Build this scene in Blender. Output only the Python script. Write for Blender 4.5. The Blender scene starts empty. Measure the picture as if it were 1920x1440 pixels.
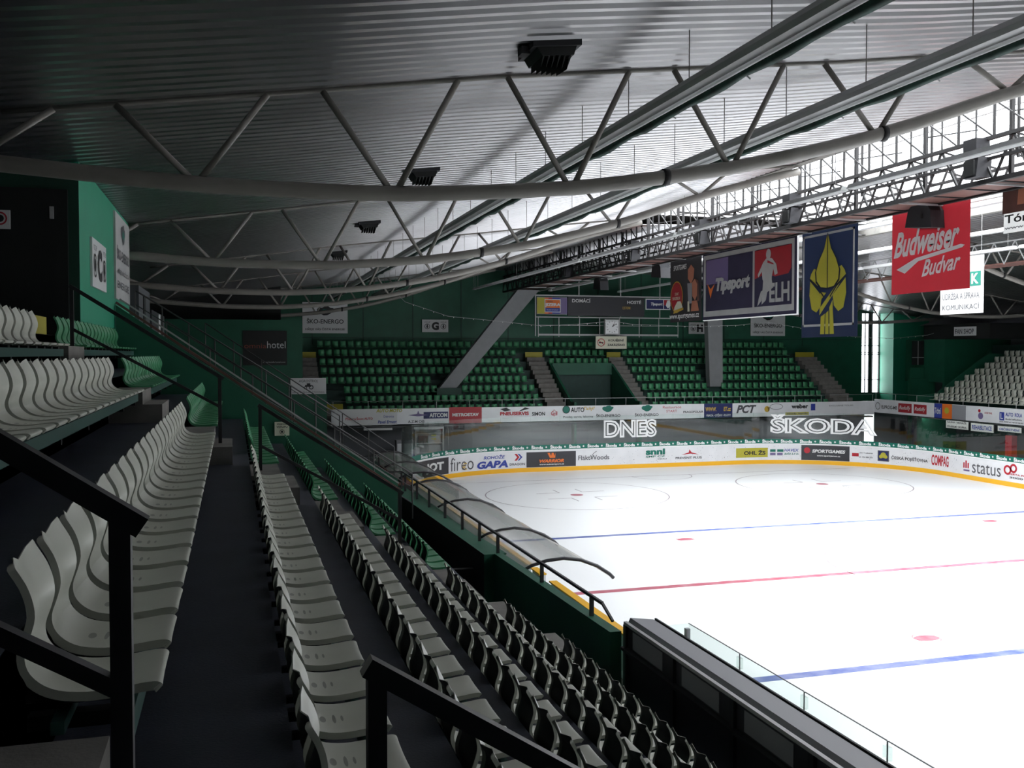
import bpy, bmesh, math, random
from mathutils import Vector, Matrix
random.seed(7)
C = bpy.context.scene.collection
SC = bpy.context.scene
PI = math.pi
# ---------------------------------------------------------------- camera, sky, daylight, exposure
# X across the rink (to the right), Y along it (away), Z up; ice at z = 0, centre line at y = 0
cd = bpy.data.cameras.new('camera'); cam = bpy.data.objects.new('camera', cd); C.objects.link(cam)
cd.sensor_width = 36.0; cd.lens = 1786.94 / 1920 * 36.0; cd.clip_start = 0.05; cd.clip_end = 300
cam.location = (-23.293, -25.899, 6.975)
cam.rotation_euler = (PI / 2 - 0.0315, 0, -0.285)
SC.camera = cam
w = bpy.data.worlds.new('overcast sky'); SC.world = w; w.use_nodes = True
w.node_tree.nodes['Background'].inputs[0].default_value = (0.93, 0.96, 1.0, 1)
w.node_tree.nodes['Background'].inputs[1].default_value = 6.0
SC.view_settings.view_transform = 'Standard'; SC.view_settings.look = 'None'
SC.view_settings.gamma = 1; SC.view_settings.use_curve_mapping = False
SC.view_settings.exposure = 0.28

def area(name, loc, rot, sx, sy, power, col=(1, 0.99, 0.98), spread=PI):
    l = bpy.data.lights.new(name, 'AREA'); l.shape = 'RECTANGLE'; l.size = sx; l.size_y = sy
    l.energy = power; l.color = col; l.spread = spread
    o = bpy.data.objects.new(name, l); C.objects.link(o); o.location = loc; o.rotation_euler = rot
    return o
# overcast daylight through the roof light strip and through the tall end window
area('skylight_daylight', (0, -3.0, 14.4), (0, 0, 0), 12.8, 34.0, 13500)
area('window_daylight', (25.45, 40.2, 7.8), (-PI / 2, 0, 0), 3.0, 8.0, 190)

area('added_sign_lamp', (20.35, 21.5, 2.82), (0, -0.9, 0), .25, 11.0, 60)  # unseen lamp, added to light the hanging signs under the right stand
# ---------------------------------------------------------------- materials
def mat(name, col, rough=0.55, metal=0.0, bump=0.0, bscale=30.0, var=0.0, vscale=3.0, spec=0.5, coat=0.0):
    m = bpy.data.materials.new(name); m.use_nodes = True
    nt = m.node_tree; b = nt.nodes['Principled BSDF']
    b.inputs['Base Color'].default_value = (*col, 1); b.inputs['Roughness'].default_value = rough
    b.inputs['Metallic'].default_value = metal; b.inputs['Specular IOR Level'].default_value = spec
    b.inputs['Coat Weight'].default_value = coat
    tc = nt.nodes.new('ShaderNodeTexCoord')
    if var > 0:
        n = nt.nodes.new('ShaderNodeTexNoise'); n.inputs['Scale'].default_value = vscale; n.inputs['Detail'].default_value = 5
        r = nt.nodes.new('ShaderNodeValToRGB')
        r.color_ramp.elements[0].position = 0.3; r.color_ramp.elements[1].position = 0.7
        r.color_ramp.elements[0].color = (*[c * (1 - var) for c in col], 1)
        r.color_ramp.elements[1].color = (*[min(1, c * (1 + var * .6)) for c in col], 1)
        nt.links.new(tc.outputs['Object'], n.inputs['Vector']); nt.links.new(n.outputs['Fac'], r.inputs['Fac'])
        nt.links.new(r.outputs['Color'], b.inputs['Base Color'])
    if bump > 0:
        n = nt.nodes.new('ShaderNodeTexNoise'); n.inputs['Scale'].default_value = bscale
        bp = nt.nodes.new('ShaderNodeBump'); bp.inputs['Strength'].default_value = bump; bp.inputs['Distance'].default_value = 0.01
        nt.links.new(tc.outputs['Object'], n.inputs['Vector']); nt.links.new(n.outputs['Fac'], bp.inputs['Height'])
        nt.links.new(bp.outputs['Normal'], b.inputs['Normal'])
    return m
def clear(name, col, fac_t=0.9, rough=0.02, diff=0.0, dcol=(.5, .5, .5)):
    """thin see-through sheet: tinted transparency under a Fresnel gloss, optionally a milky diffuse share"""
    m = bpy.data.materials.new(name); m.use_nodes = True; nt = m.node_tree
    for n in list(nt.nodes): nt.nodes.remove(n)
    o = nt.nodes.new('ShaderNodeOutputMaterial'); t = nt.nodes.new('ShaderNodeBsdfTransparent')
    t.inputs[0].default_value = (*col, 1)
    g = nt.nodes.new('ShaderNodeBsdfGlossy'); g.inputs['Roughness'].default_value = rough
    f = nt.nodes.new('ShaderNodeFresnel'); ge = nt.nodes.new('ShaderNodeNewGeometry'); mr = nt.nodes.new('ShaderNodeMapRange')
    mr.inputs['To Min'].default_value = 1.45; mr.inputs['To Max'].default_value = 1 / 1.45   # the far side of a thin sheet reflects like the near side
    nt.links.new(ge.outputs['Backfacing'], mr.inputs['Value']); nt.links.new(mr.outputs[0], f.inputs[0])
    mx = nt.nodes.new('ShaderNodeMixShader')
    nt.links.new(f.outputs[0], mx.inputs[0]); nt.links.new(g.outputs[0], mx.inputs[2])
    if diff > 0:
        d = nt.nodes.new('ShaderNodeBsdfTranslucent'); d.inputs[0].default_value = (*dcol, 1)
        d2 = nt.nodes.new('ShaderNodeBsdfDiffuse'); d2.inputs[0].default_value = (*dcol, 1)
        ad = nt.nodes.new('ShaderNodeMixShader'); ad.inputs[0].default_value = .5
        nt.links.new(d.outputs[0], ad.inputs[1]); nt.links.new(d2.outputs[0], ad.inputs[2])
        m2 = nt.nodes.new('ShaderNodeMixShader'); m2.inputs[0].default_value = diff
        nt.links.new(t.outputs[0], m2.inputs[1]); nt.links.new(ad.outputs[0], m2.inputs[2])
        nt.links.new(m2.outputs[0], mx.inputs[1])
    else: nt.links.new(t.outputs[0], mx.inputs[1])
    nt.links.new(mx.outputs[0], o.inputs[0])
    return m
def cloth(name, col):
    m = mat(name, col, 0.8, var=.1, vscale=2)
    nt = m.node_tree; b = nt.nodes['Principled BSDF']; o = [n for n in nt.nodes if n.type == 'OUTPUT_MATERIAL'][0]
    t = nt.nodes.new('ShaderNodeBsdfTranslucent'); t.inputs[0].default_value = (*col, 1)
    x = nt.nodes.new('ShaderNodeMixShader'); x.inputs[0].default_value = .25
    nt.links.new(b.outputs[0], x.inputs[1]); nt.links.new(t.outputs[0], x.inputs[2]); nt.links.new(x.outputs[0], o.inputs[0])
    return m
M = dict(
    green=mat('green wall paint', (.008, .092, .050), .55, bump=.15, bscale=20, var=.15, vscale=1.2),
    green_pale=mat('turquoise green wall paint', (.020, .26, .15), .5, var=.06, vscale=1.5),
    green_dark=mat('dark green wall paint', (.006, .045, .028), .6, var=.2, vscale=1),
    black=mat('black paint', (.008, .009, .009), .6),
    char=mat('charcoal metal', (.03, .029, .033), .4, .2),
    conc=mat('grey concrete', (.18, .172, .158), .85, bump=.3, bscale=60, var=.2, vscale=4),
    column=mat('pale grey painted concrete', (.22, .225, .235), .7, var=.08, vscale=2),
    tread=mat('dark blue floor coating', (.030, .036, .055), .55, bump=.2, bscale=80, var=.25, vscale=2.5),
    riser=mat('dark green riser paint', (.010, .042, .034), .6, var=.2, vscale=3),
    slab=mat('dark concourse floor', (.05, .05, .05), .6, var=.2),
    seatw=mat('off white seat plastic', (.50, .51, .44), .36, var=.05, vscale=5),
    seatg=mat('green seat plastic', (.045, .235, .105), .36, var=.08, vscale=5),
    slot=mat('grey seat slots', (.16, .16, .14), .6),
    rail=mat('teal steel seat beam', (.030, .10, .085), .5),
    yellow=mat('yellow paint', (.34, .30, .02), .55),
    kick=mat('yellow kick plate', (.80, .42, .015), .35),
    board=mat('white dasher board', (.72, .72, .74), .35, var=.05, vscale=2),
    capw=mat('white board cap', (.85, .85, .85), .3),
    galv=mat('galvanised roof sheet', (.52, .51, .52), .28, 1.0, var=.05, vscale=.8),
    pipe=mat('grey painted pipe', (.22, .205, .185), .5, bump=.2, bscale=12, var=.12, vscale=2),
    pipe2=mat('light grey steel', (.40, .40, .40), .45, .3),
    traym=mat('galvanised tray metal', (.33, .34, .33), .35, .5, var=.1, vscale=3),
    netg=mat('dark green netting', (.006, .035, .025), .8, bump=.8, bscale=6, var=.6, vscale=5),
    rust=mat('red brown walkway boards', (.11, .045, .035), .7, var=.25, vscale=2),
    dark=mat('dark steel', (.014, .013, .014), .7),
    spk=mat('dark grey loudspeaker', (.018, .018, .022), .7),
    white=mat('white sign face', (.62, .62, .62), .5),
    cream=mat('cream sign face', (.68, .66, .52), .5),
    grayp=mat('grey panel', (.25, .25, .27), .5),
    darkg=mat('dark grey panel', (.032, .032, .038), .4),
    tblack=mat('black lettering', (.01, .01, .012), .5),
    tred=mat('red lettering', (.42, .012, .025), .5),
    tblue=mat('blue lettering', (.03, .05, .30), .5),
    tgreen=mat('green lettering', (.0, .14, .10), .5),
    torange=mat('orange lettering', (.75, .16, .02), .5),
    tgold=mat('gold lettering', (.55, .36, .05), .5),
    twhite=mat('white lettering', (.68, .68, .67), .5),
    tgrey=mat('grey lettering', (.08, .08, .09), .5),
    tyel=mat('yellow print', (.42, .38, .035), .5),
    navy=mat('navy print', (.012, .018, .10), .5),
    strip=mat('green board strip', (.0, .13, .09), .4),
    redm=mat('red print', (.36, .015, .025), .5),
    purple=mat('purple print', (.16, .12, .26), .5),
    skin=mat('warm print tone', (.45, .17, .10), .6),
    clred=cloth('red banner cloth', (.23, .012, .018)),
    clnavy=cloth('navy banner cloth', (.005, .009, .024)),
    clwhite=cloth('white banner cloth', (.55, .55, .54)),
    clblack=cloth('black banner cloth', (.012, .011, .012)),
    clpurp=cloth('violet blue banner cloth', (.042, .037, .085)),
    omred=mat('dull red lettering', (.30, .06, .04), .6),
    rear_white=mat('off white seat rear with painted shade', (.06, .06, .054), .5),  # shade behind and under the seats is put into the rear colours
    rear_green=mat('green seat rear with painted shade', (.006, .022, .013), .5),
    concw=mat('grey concourse wall', (.075, .08, .09), .5),
    raild=mat('dull grey rail paint', (.06, .06, .06), .5),
    glass=clear('clear plexiglass', (.93, .965, .95)),
    pane=clear('glazing', (.9, .93, .95)),
    canopy=clear('smoked plexiglass', (.80, .80, .79), diff=.42, dcol=(.78, .78, .76), rough=.15),
    winlit=clear('window glazing', (.95, .97, 1.0)),
)
def lamp_white():
    m = mat('white lamp diffuser', (.9, .9, .9), .4); nt = m.node_tree; b = nt.nodes['Principled BSDF']
    o = [n for n in nt.nodes if n.type == 'OUTPUT_MATERIAL'][0]
    t = nt.nodes.new('ShaderNodeBsdfTranslucent'); t.inputs[0].default_value = (.95, .95, .95, 1)
    x = nt.nodes.new('ShaderNodeMixShader'); x.inputs[0].default_value = .6
    nt.links.new(b.outputs[0], x.inputs[1]); nt.links.new(t.outputs[0], x.inputs[2]); nt.links.new(x.outputs[0], o.inputs[0])
    return m
M['lampw'] = lamp_white()
def ice_mat():
    m = mat('ice', (.90, .91, .92), .28, var=0); nt = m.node_tree; b = nt.nodes['Principled BSDF']
    tc = nt.nodes.new('ShaderNodeTexCoord'); n = nt.nodes.new('ShaderNodeTexNoise'); n.inputs['Scale'].default_value = .35
    n.inputs['Detail'].default_value = 8; r = nt.nodes.new('ShaderNodeMapRange')
    r.inputs['To Min'].default_value = .22; r.inputs['To Max'].default_value = .5
    nt.links.new(tc.outputs['Object'], n.inputs['Vector']); nt.links.new(n.outputs['Fac'], r.inputs[0]); nt.links.new(r.outputs[0], b.inputs['Roughness'])
    b.inputs['Specular IOR Level'].default_value = .3
    return m
M['ice'] = ice_mat()

# ---------------------------------------------------------------- mesh helpers
class MB:
    def __init__(s): s.v = []; s.f = []; s.m = []; s.mats = []; s.smooth = []
    def mi(s, m):
        if m is None: return 0
        if m not in s.mats: s.mats.append(m)
        return s.mats.index(m)
    def poly(s, pts, faces, m=None, smooth=False):
        o = len(s.v); s.v += [tuple(p) for p in pts]; k = s.mi(m)
        for f in faces: s.f.append([i + o for i in f]); s.m.append(k); s.smooth.append(smooth)
        return s
    def box(s, x0, x1, y0, y1, z0, z1, m=None):
        P = [(x, y, z) for z in (z0, z1) for y in (y0, y1) for x in (x0, x1)]
        return s.poly(P, [(0, 2, 3, 1), (4, 5, 7, 6), (0, 1, 5, 4), (2, 6, 7, 3), (0, 4, 6, 2), (1, 3, 7, 5)], m)
    def bar(s, a, b, w, h=None, m=None, up=(0, 0, 1)):
        """square bar between two points, w wide and h high"""
        h = h or w; a = Vector(a); b = Vector(b); d = (b - a).normalized(); up = Vector(up)
        if abs(d.dot(up)) > .99: up = Vector((1, 0, 0))
        r = d.cross(up).normalized() * (w / 2); u = r.cross(d).normalized() * (h / 2)
        P = [q + i * r + j * u for q in (a, b) for i, j in ((-1, -1), (1, -1), (1, 1), (-1, 1))]
        return s.poly(P, [(3, 2, 1, 0), (4, 5, 6, 7), (0, 1, 5, 4), (1, 2, 6, 5), (2, 3, 7, 6), (3, 0, 4, 7)], m)
    def tube(s, pts, r, n=8, m=None, cap=True):
        pts = [Vector(p) for p in pts]; R = []
        for i, p in enumerate(pts):
            d = (pts[min(i + 1, len(pts) - 1)] - pts[max(i - 1, 0)]).normalized()
            up = Vector((0, 0, 1)) if abs(d.z) < .95 else Vector((1, 0, 0))
            a = d.cross(up).normalized(); b = a.cross(d)
            rr = r[i] if isinstance(r, (list, tuple)) else r
            R += [p + (a * math.cos(2 * PI * k / n) + b * math.sin(2 * PI * k / n)) * rr for k in range(n)]
        F = [(i * n + k, i * n + (k + 1) % n, (i + 1) * n + (k + 1) % n, (i + 1) * n + k) for i in range(len(pts) - 1) for k in range(n)]
        s.poly(R, F, m, True)
        if cap:
            o = len(s.v) - len(R); k = s.mi(m)
            s.f.append([o + i for i in range(n)][::-1]); s.m.append(k); s.smooth.append(False)
            s.f.append([o + (len(pts) - 1) * n + i for i in range(n)]); s.m.append(k); s.smooth.append(False)
        return s
    def prism(s, prof, axis, a, b, m=None, smooth=False):
        """profile of 2D points extruded along axis ('x': (y,z), 'y': (x,z), 'z': (x,y))"""
        mk = {'x': lambda p, t: (t, p[0], p[1]), 'y': lambda p, t: (p[0], t, p[1]), 'z': lambda p, t: (p[0], p[1], t)}[axis]
        n = len(prof); P = [mk(p, a) for p in prof] + [mk(p, b) for p in prof]
        F = [(i, (i + 1) % n, n + (i + 1) % n, n + i) for i in range(n)]
        s.poly(P, F, m, smooth); return s.poly(P, [list(range(n))[::-1], list(range(n, 2 * n))], m)
    def build(s, name, m=None, parent=None, **kw):
        me = bpy.data.meshes.new(name); me.from_pydata(s.v, [], s.f)
        ms = ([m] if m is not None and None not in s.mats and not s.mats else list(s.mats)) or [m]
        for q in ms: me.materials.append(q)
        if s.mats:
            for p, k in zip(me.polygons, s.m): p.material_index = k
        for p, k in zip(me.polygons, s.smooth): p.use_smooth = k
        bm = bmesh.new(); bm.from_mesh(me); bmesh.ops.remove_doubles(bm, verts=bm.verts, dist=1e-5) if kw.get('weld') else None
        bmesh.ops.recalc_face_normals(bm, faces=bm.faces); bm.to_mesh(me); bm.free()
        o = bpy.data.objects.new(name, me); C.objects.link(o)
        if parent: o.parent = parent
        return o
def build_split(mb, name, parent, gap=.10):
    """one object per separate print: pieces that touch or nearly touch stay together"""
    nv = len(mb.v); par = list(range(nv))
    def fd(i):
        while par[i] != i: par[i] = par[par[i]]; i = par[i]
        return i
    for f in mb.f:
        for q in f[1:]: par[fd(q)] = fd(f[0])
    comp = {}
    for i in range(nv): comp.setdefault(fd(i), []).append(i)
    bb = []
    for r, vs in comp.items():
        P = [mb.v[i] for i in vs]; bb.append([[r], [min(p[k] for p in P) for k in range(3)], [max(p[k] for p in P) for k in range(3)]])
    ch = True
    while ch:
        ch = False
        for i in range(len(bb)):
            for j in range(i + 1, len(bb)):
                if all(bb[i][1][k] - gap <= bb[j][2][k] and bb[j][1][k] - gap <= bb[i][2][k] for k in range(3)):
                    bb[i] = [bb[i][0] + bb[j][0], [min(a, b) for a, b in zip(bb[i][1], bb[j][1])], [max(a, b) for a, b in zip(bb[i][2], bb[j][2])]]; del bb[j]; ch = True; break
            if ch: break
    for roots, _, _ in bb:
        rs = set(roots); m = MB(); mp = {}
        for f, k, sm in zip(mb.f, mb.m, mb.smooth):
            if fd(f[0]) in rs:
                for i in f:
                    if i not in mp: mp[i] = len(m.v); m.v.append(mb.v[i])
                m.f.append([mp[i] for i in f]); m.m.append(m.mi(mb.mats[k])); m.smooth.append(sm)
        m.build(name, None, parent)
def tag(o, label=None, cat=None, group=None, kind=None):
    if label: o['label'] = label
    if cat: o['category'] = cat
    if group: o['group'] = group
    if kind: o['kind'] = kind
    return o
def empty(name, label, cat, loc=(0, 0, 0), group=None, rz=0):
    o = bpy.data.objects.new(name, None); C.objects.link(o); o.location = loc; o.rotation_euler.z = rz
    o.empty_display_size = .1
    return tag(o, label, cat, group)
def struct(name, mb, m): return tag(mb.build(name, m), kind='structure')
def copy_tree(o, parent=None):
    c = o.copy(); C.objects.link(c)
    if parent: c.parent = parent
    for ch in list(o.children): copy_tree(ch, c)
    return c
# lettering: built flat (u right, v up), then mapped into the place
_tc = {}
def glyphs(body, bold=0.0, shear=0.0, outline=0.0):
    k = (body, bold, shear, outline)
    if k in _tc: return _tc[k]
    cu = bpy.data.curves.new('t', 'FONT'); cu.body = body; cu.size = 1; cu.resolution_u = 3
    cu.offset = bold; cu.shear = shear
    if outline > 0: cu.fill_mode = 'NONE'; cu.bevel_depth = outline; cu.bevel_resolution = 0
    o = bpy.data.objects.new('t', cu); C.objects.link(o)
    bpy.context.view_layer.update()
    me = bpy.data.meshes.new_from_object(o); V = [v.co.copy() for v in me.vertices]; F = [list(p.vertices) for p in me.polygons]
    bpy.data.objects.remove(o); bpy.data.meshes.remove(me); bpy.data.curves.remove(cu)
    x0 = min(v.x for v in V); x1 = max(v.x for v in V); y0 = min(v.y for v in V); y1 = max(v.y for v in V)
    V = [((v.x - x0) / (x1 - x0), (v.y - y0) / (y1 - y0), v.z) for v in V]
    _tc[k] = (V, F); return _tc[k]
class Face:
    """a flat face to print on: O = point, R = reader's right, N = towards the reader"""
    def __init__(s, O, R, N): s.O = Vector(O); s.R = Vector(R); s.N = Vector(N); s.U = Vector((0, 0, 1))
    def p(s, u, z, off): return s.O + s.R * u + s.U * z + s.N * off
def text(face, body, u0, u1, z0, z1, m, parent, bold=.02, shear=0, outline=0, off=.012, name='lettering', dz=0.0):
    V, F = glyphs(body, bold, shear, outline); mb = MB()
    mb.poly([face.p(u0 + (u1 - u0) * x, z0 + (z1 - z0) * y + dz * x, off + w_) for x, y, w_ in V], F, m)
    return mb.build(name, m, parent)
def rect(mb, face, u0, u1, z0, z1, m, off=.006, th=.006, n=1):
    for i in range(n):
        a = u0 + (u1 - u0) * i / n; b = u0 + (u1 - u0) * (i + 1) / n
        P = [face.p(x, z, o) for o in (off - th, off) for x, z in ((a, z0), (b, z0), (b, z1), (a, z1))]
        mb.poly(P, [(3, 2, 1, 0), (4, 5, 6, 7), (0, 1, 5, 4), (1, 2, 6, 5), (2, 3, 7, 6), (3, 0, 4, 7)], m)
    return mb
def shape(mb, face, pts, m, off=.008):
    return mb.poly([face.p(u, z, off) for u, z in pts], [list(range(len(pts)))], m)
def disc(mb, face, u, z, r, m, off=.009, rz=None, n=20):
    return shape(mb, face, [(u + r * math.cos(2 * PI * k / n), z + (rz or r) * math.sin(2 * PI * k / n)) for k in range(n)], m, off)
def ring(mb, face, u, z, r, t, m, off=.011, rz=None, n=24, a0=0, a1=2 * PI):
    rz = rz or r; P = []
    for k in range(n + 1):
        a = a0 + (a1 - a0) * k / n
        P += [face.p(u + r * math.cos(a), z + rz * math.sin(a), off), face.p(u + (r - t) * math.cos(a), z + (rz - t) * math.sin(a), off)]
    return mb.poly(P, [(2 * k, 2 * k + 1, 2 * k + 3, 2 * k + 2) for k in range(n)], m)
def blob(mb, f, u, z, s, m, m2=None, off=.010):
    """the two-lobed green energy emblem"""
    P = [(-1, .35), (-.75, .62), (-.4, .6), (-.1, .85), (.35, .9), (.62, .6), (.95, .55), (1, .2), (.75, -.15), (.6, -.55), (.2, -.85), (-.2, -.9), (-.55, -.6), (-.8, -.4), (-1, -.1)]
    shape(mb, f, [(u + s * a, z + s * .62 * b) for a, b in P], m, off)
    if m2: shape(mb, f, [(u + s * a, z + s * .62 * b) for a, b in [(-.6, -.1), (-.2, .35), (.3, .25), (.65, .0), (.4, -.45), (0, -.25), (-.35, -.4)]], m2, off + .004)

# ---------------------------------------------------------------- roof profile (same section all along the hall)
RX = [6.5, 9.5, 11.8, 13.4, 14.5, 17.4, 19.4, 20.2, 22, 23, 24.8, 26.2, 30]
RZ = [12.8, 12.45, 12.15, 11.93, 11.8, 11.45, 11.2, 11.08, 10.8, 10.66, 10.4, 10.2, 9.65]
BX = [6.5, 8.3, 9.5, 12.5, 15.2, 18.15, 20.9, 23.7, 26.3, 30]
BZ = [12.65, 12.1, 11.8, 10.75, 10.05, 9.55, 9.33, 9.33, 9.5, 9.75]
def interp(x, X, Z):
    x = abs(x)
    if x <= X[0]: return Z[0]
    for i in range(len(X) - 1):
        if x <= X[i + 1]: return Z[i] + (Z[i + 1] - Z[i]) * (x - X[i]) / (X[i + 1] - X[i])
    return Z[-1]
roofz = lambda x: interp(x, RX, RZ)
Y0, Y1 = -36.0, 38.9
for side in (-1, 1):
    mb = MB(); xs = [side * x for x in RX]; pts = []; prof = []
    pitch = .30; y = Y0
    while y < Y1:
        prof += [(y, 0), (y + .11, 0), (y + .15, .075), (y + .26, .075)]; y += pitch
    for x in xs:
        for (yy, dz) in prof: pts.append((x, min(yy, Y1), roofz(x) + dz))
    n = len(prof)
    for i in range(len(xs) - 1):
        mb.poly([], [], M['galv'])
        for k in range(n - 1): mb.f.append([i * n + k, i * n + k + 1, (i + 1) * n + k + 1, (i + 1) * n + k]); mb.m.append(0); mb.smooth.append(False)
    mb.v = pts; o = mb.build('ceiling', M['galv']); tag(o, kind='structure')
# roof covering above the sheets, closing the hall against the sky
mb = MB()
for side in (-1, 1):
    P = [(side * x, z + .25) for x, z in zip(RX, RZ)] + [(side * x, z + .35) for x, z in zip(RX[::-1], RZ[::-1])]
    mb.prism(P, 'y', Y0 - .3, Y1 + .5)
    mb.box(*sorted((side * 6.45, side * 6.75)), Y0, Y1, 12.75, 13.5)
struct('ceiling', mb, M['conc'])
for ya, yb in ((Y0, -20.2), (14.1, Y1)):
    mb = MB(); prof = []; y = ya
    while y < yb: prof += [(y, 0), (min(yb, y + .12), 0), (min(yb, y + .155), .05), (min(yb, y + .265), .05)]; y += .30
    n = len(prof); mb.v = [(x, yy, roofz(x) + dz + (6.5 - abs(x)) * .03) for x in (-6.5, 0, 6.5) for yy, dz in prof]
    for i in range(2):
        for k in range(n - 1): mb.f.append([i * n + k, i * n + k + 1, (i + 1) * n + k + 1, (i + 1) * n + k]); mb.m.append(0); mb.smooth.append(False)
    mb.mats = [M['galv']]; tag(mb.build('ceiling', M['galv']), kind='structure')
    mb = MB(); mb.box(-6.5, 6.5, ya, yb, 13.5, 13.6); struct('ceiling', mb, M['conc'])
# roof light: glazing sheets on steel bars
mb = MB()
for k in range(28): mb.box(-6.5, 6.5, -20.2 + k * 1.27, -20.2 + k * 1.27 + .05, 13.32, 13.42)
for x in (-6.5, -4.3, -2.15, 0, 2.15, 4.3, 6.5): mb.box(x - .04, x + .04, -20.2, 14.1, 13.25, 13.45)
struct('trim_1', mb, M['pipe2'])
mb = MB(); mb.poly([(-6.5, -20.2, 13.46), (6.5, -20.2, 13.46), (6.5, 14.1, 13.46), (-6.5, 14.1, 13.46)], [(0, 1, 2, 3)]); struct('window_1', mb, M['pane'])

# ---------------------------------------------------------------- walls and floors
WZ = 14.2
mb = MB(); mb.box(-32, 24.6, 38.9, 39.2, 0, WZ); mb.box(26.3, 36, 38.9, 39.2, 0, WZ); mb.box(24.6, 26.3, 38.9, 39.2, 0, 3.86); mb.box(24.6, 26.3, 38.9, 39.2, 11.75, WZ)
for x in [-25 + 3.4 * k for k in range(14)]: mb.box(x - .03, x + .03, 38.86, 38.9, 7.6, 13.5, M['green_dark'])
mb.box(-30, 24, 38.86, 38.9, 8.05, 8.10, M['green_dark'])
mb.mats = [M['green'], M['green_dark']]; mb.m = [0 if i < 24 else 1 for i in range(len(mb.f))]
struct('wall_back', mb, M['green'])
mb = MB(); mb.box(26.3, 30, 37.3, 38.9, 0, 13.5); struct('wall_back', mb, M['green_pale'])
mb = MB(); mb.box(-32, 36, -36.4, -36, 0, WZ); struct('wall_front', mb, M['green_dark'])
mb = MB(); mb.box(-29.6, -29.2, -36, 38.9, 0, 11.5); struct('wall_left', mb, M['green_dark'])
mb = MB(); mb.box(29.6, 30, -36, 38.9, 0, 11.5); struct('wall_right', mb, M['grayp'])
mb = MB(); mb.box(-32, 32, -36.4, 39.2, -.3, -.06); struct('floor', mb, M['slab'])
# upper cabins and walls at the back of the left stand
mb = MB(); mb.box(-29.1, -25.78, -8.2, -0.1, 6.5, 10.1)
mb.prism([(-26.9, 10.1), (-25.78, 10.1), (-25.78, 10.24), (-26.9, 10.07)], 'y', -8.2, -0.1)
mb.mats = [M['green_pale'], M['green_dark']]; mb.m = [0] * len(mb.f); mb.m[2] = 1
o = struct('wall_left', mb, M['green_pale'])
mb = MB(); mb.box(-27.4, -25.95, -8.26, -8.2, 6.55, 9.75, M['black']); mb.box(-28.95, -27.5, -8.26, -8.2, 6.55, 9.75, M['black'])
mb.box(-26.22, -26.16, -8.30, -8.26, 9.25, 9.45, M['pipe2']); struct('door_1', mb, M['black'])
mb = MB(); mb.box(-29.1, -25.85, -.1, 2.3, 6.5, 8.0); struct('wall_left', mb, M['green_pale'])
c = empty('control_booth', 'dark grey control booth at the top of the left stand beyond the turquoise wall', 'booth', (-25.8, 3, 7.4))
b = MB(); b.box(-1.8, 0, -.3, 3.4, -.5, 1.5, M['concw']); b.box(-1.8, .03, 1.0, 1.6, -.5, 1.3, M['black']); b.build('booth_wall', None, c)
b = MB(); b.box(-1.8, .02, 3.8, 9.8, -.5, 1.0); b.build('booth_wall', M['darkg'], c)
b = MB(); b.box(.03, .05, 6.6, 7.2, .05, .95, M['white']); sg = b.build('sign', None, c); sg['label'] = 'narrow white upright sign with dark letters'
text(Face((-25.75, 9.7, 0), (0, 1, 0), (1, 0, 0)), 'VIP\nBOX', 0, .4, 7.55, 8.25, M['tblack'], None, name='x').parent = None
bpy.data.objects.remove(bpy.data.objects['x'])
# corner blocks beside the end stand
mb = MB(); mb.box(-29.2, -19.42, 30.3, 33, 0, 8.92); mb.box(-19.42, -18.05, 30.3, 31.2, 0, 4.66); struct('wall_back', mb, M['green'])
mb = MB(); mb.box(-29.2, -20.5, 33, 38.9, 8.92, 12.5); struct('wall_back', mb, M['black'])

# ---------------------------------------------------------------- ice
W0, W1, YF, RR = -15.4, 15.9, 27.7, 8.5
Lc = PI / 2 * RR; Lf = W1 - W0 - 2 * RR
def rink(s, off=0):
    """inner face of the boards by arc length: left side, far left corner, end, far right corner, right side"""
    if s < 0: return (W0 + off, YF - RR + s)
    if s < Lc: a = s / RR; return (W0 + RR - (RR - off) * math.cos(a), YF - RR + (RR - off) * math.sin(a))
    s -= Lc
    if s < Lf: return (W0 + RR + s, YF - off)
    s -= Lf
    if s < Lc: a = s / RR; return (W1 - RR + (RR - off) * math.sin(a), YF - RR + (RR - off) * math.cos(a))
    return (W1 - off, YF - RR - (s - Lc))
class Curve(Face):
    def __init__(s): pass
    def p(s, u, z, off): x, y = rink(u, off + .0); return Vector((x, y, z))
CV = Curve()
out = [rink(s * .5) for s in range(0, 107)]
P = [(W0, -30)] + [(x, y) for x, y in out if y > -30] + [(W1, -30)]
ice = empty('ice_rink', 'white ice rink with painted hockey lines inside the boards', 'ice rink', (0, 0, 0))
mb = MB(); mb.poly([(x, y, 0) for x, y in P] + [(x, y, -.05) for x, y in P], [list(range(len(P)))]); mb.build('ice_surface', M['ice'], ice)
def paint(name, col, rough=.35, fade=.55):
    m = mat(name, col, rough); nt = m.node_tree; b = nt.nodes['Principled BSDF']; tc = nt.nodes.new('ShaderNodeTexCoord')
    n = nt.nodes.new('ShaderNodeTexNoise'); n.inputs['Scale'].default_value = 2.2; n.inputs['Detail'].default_value = 6
    r = nt.nodes.new('ShaderNodeValToRGB'); r.color_ramp.elements[0].position = .35; r.color_ramp.elements[1].position = .65
    r.color_ramp.elements[0].color = (*col, 1); r.color_ramp.elements[1].color = (*[c + (.85 - c) * fade for c in col], 1)
    nt.links.new(tc.outputs['Object'], n.inputs[0]); nt.links.new(n.outputs['Fac'], r.inputs[0]); nt.links.new(r.outputs[0], b.inputs['Base Color']); return m
IR = paint('red line under ice', (.45, .07, .12), fade=.18); IB = paint('blue line under ice', (.07, .11, .38), fade=.2); IT = paint('thin marking under ice', (.26, .20, .23), fade=.25)
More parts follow.
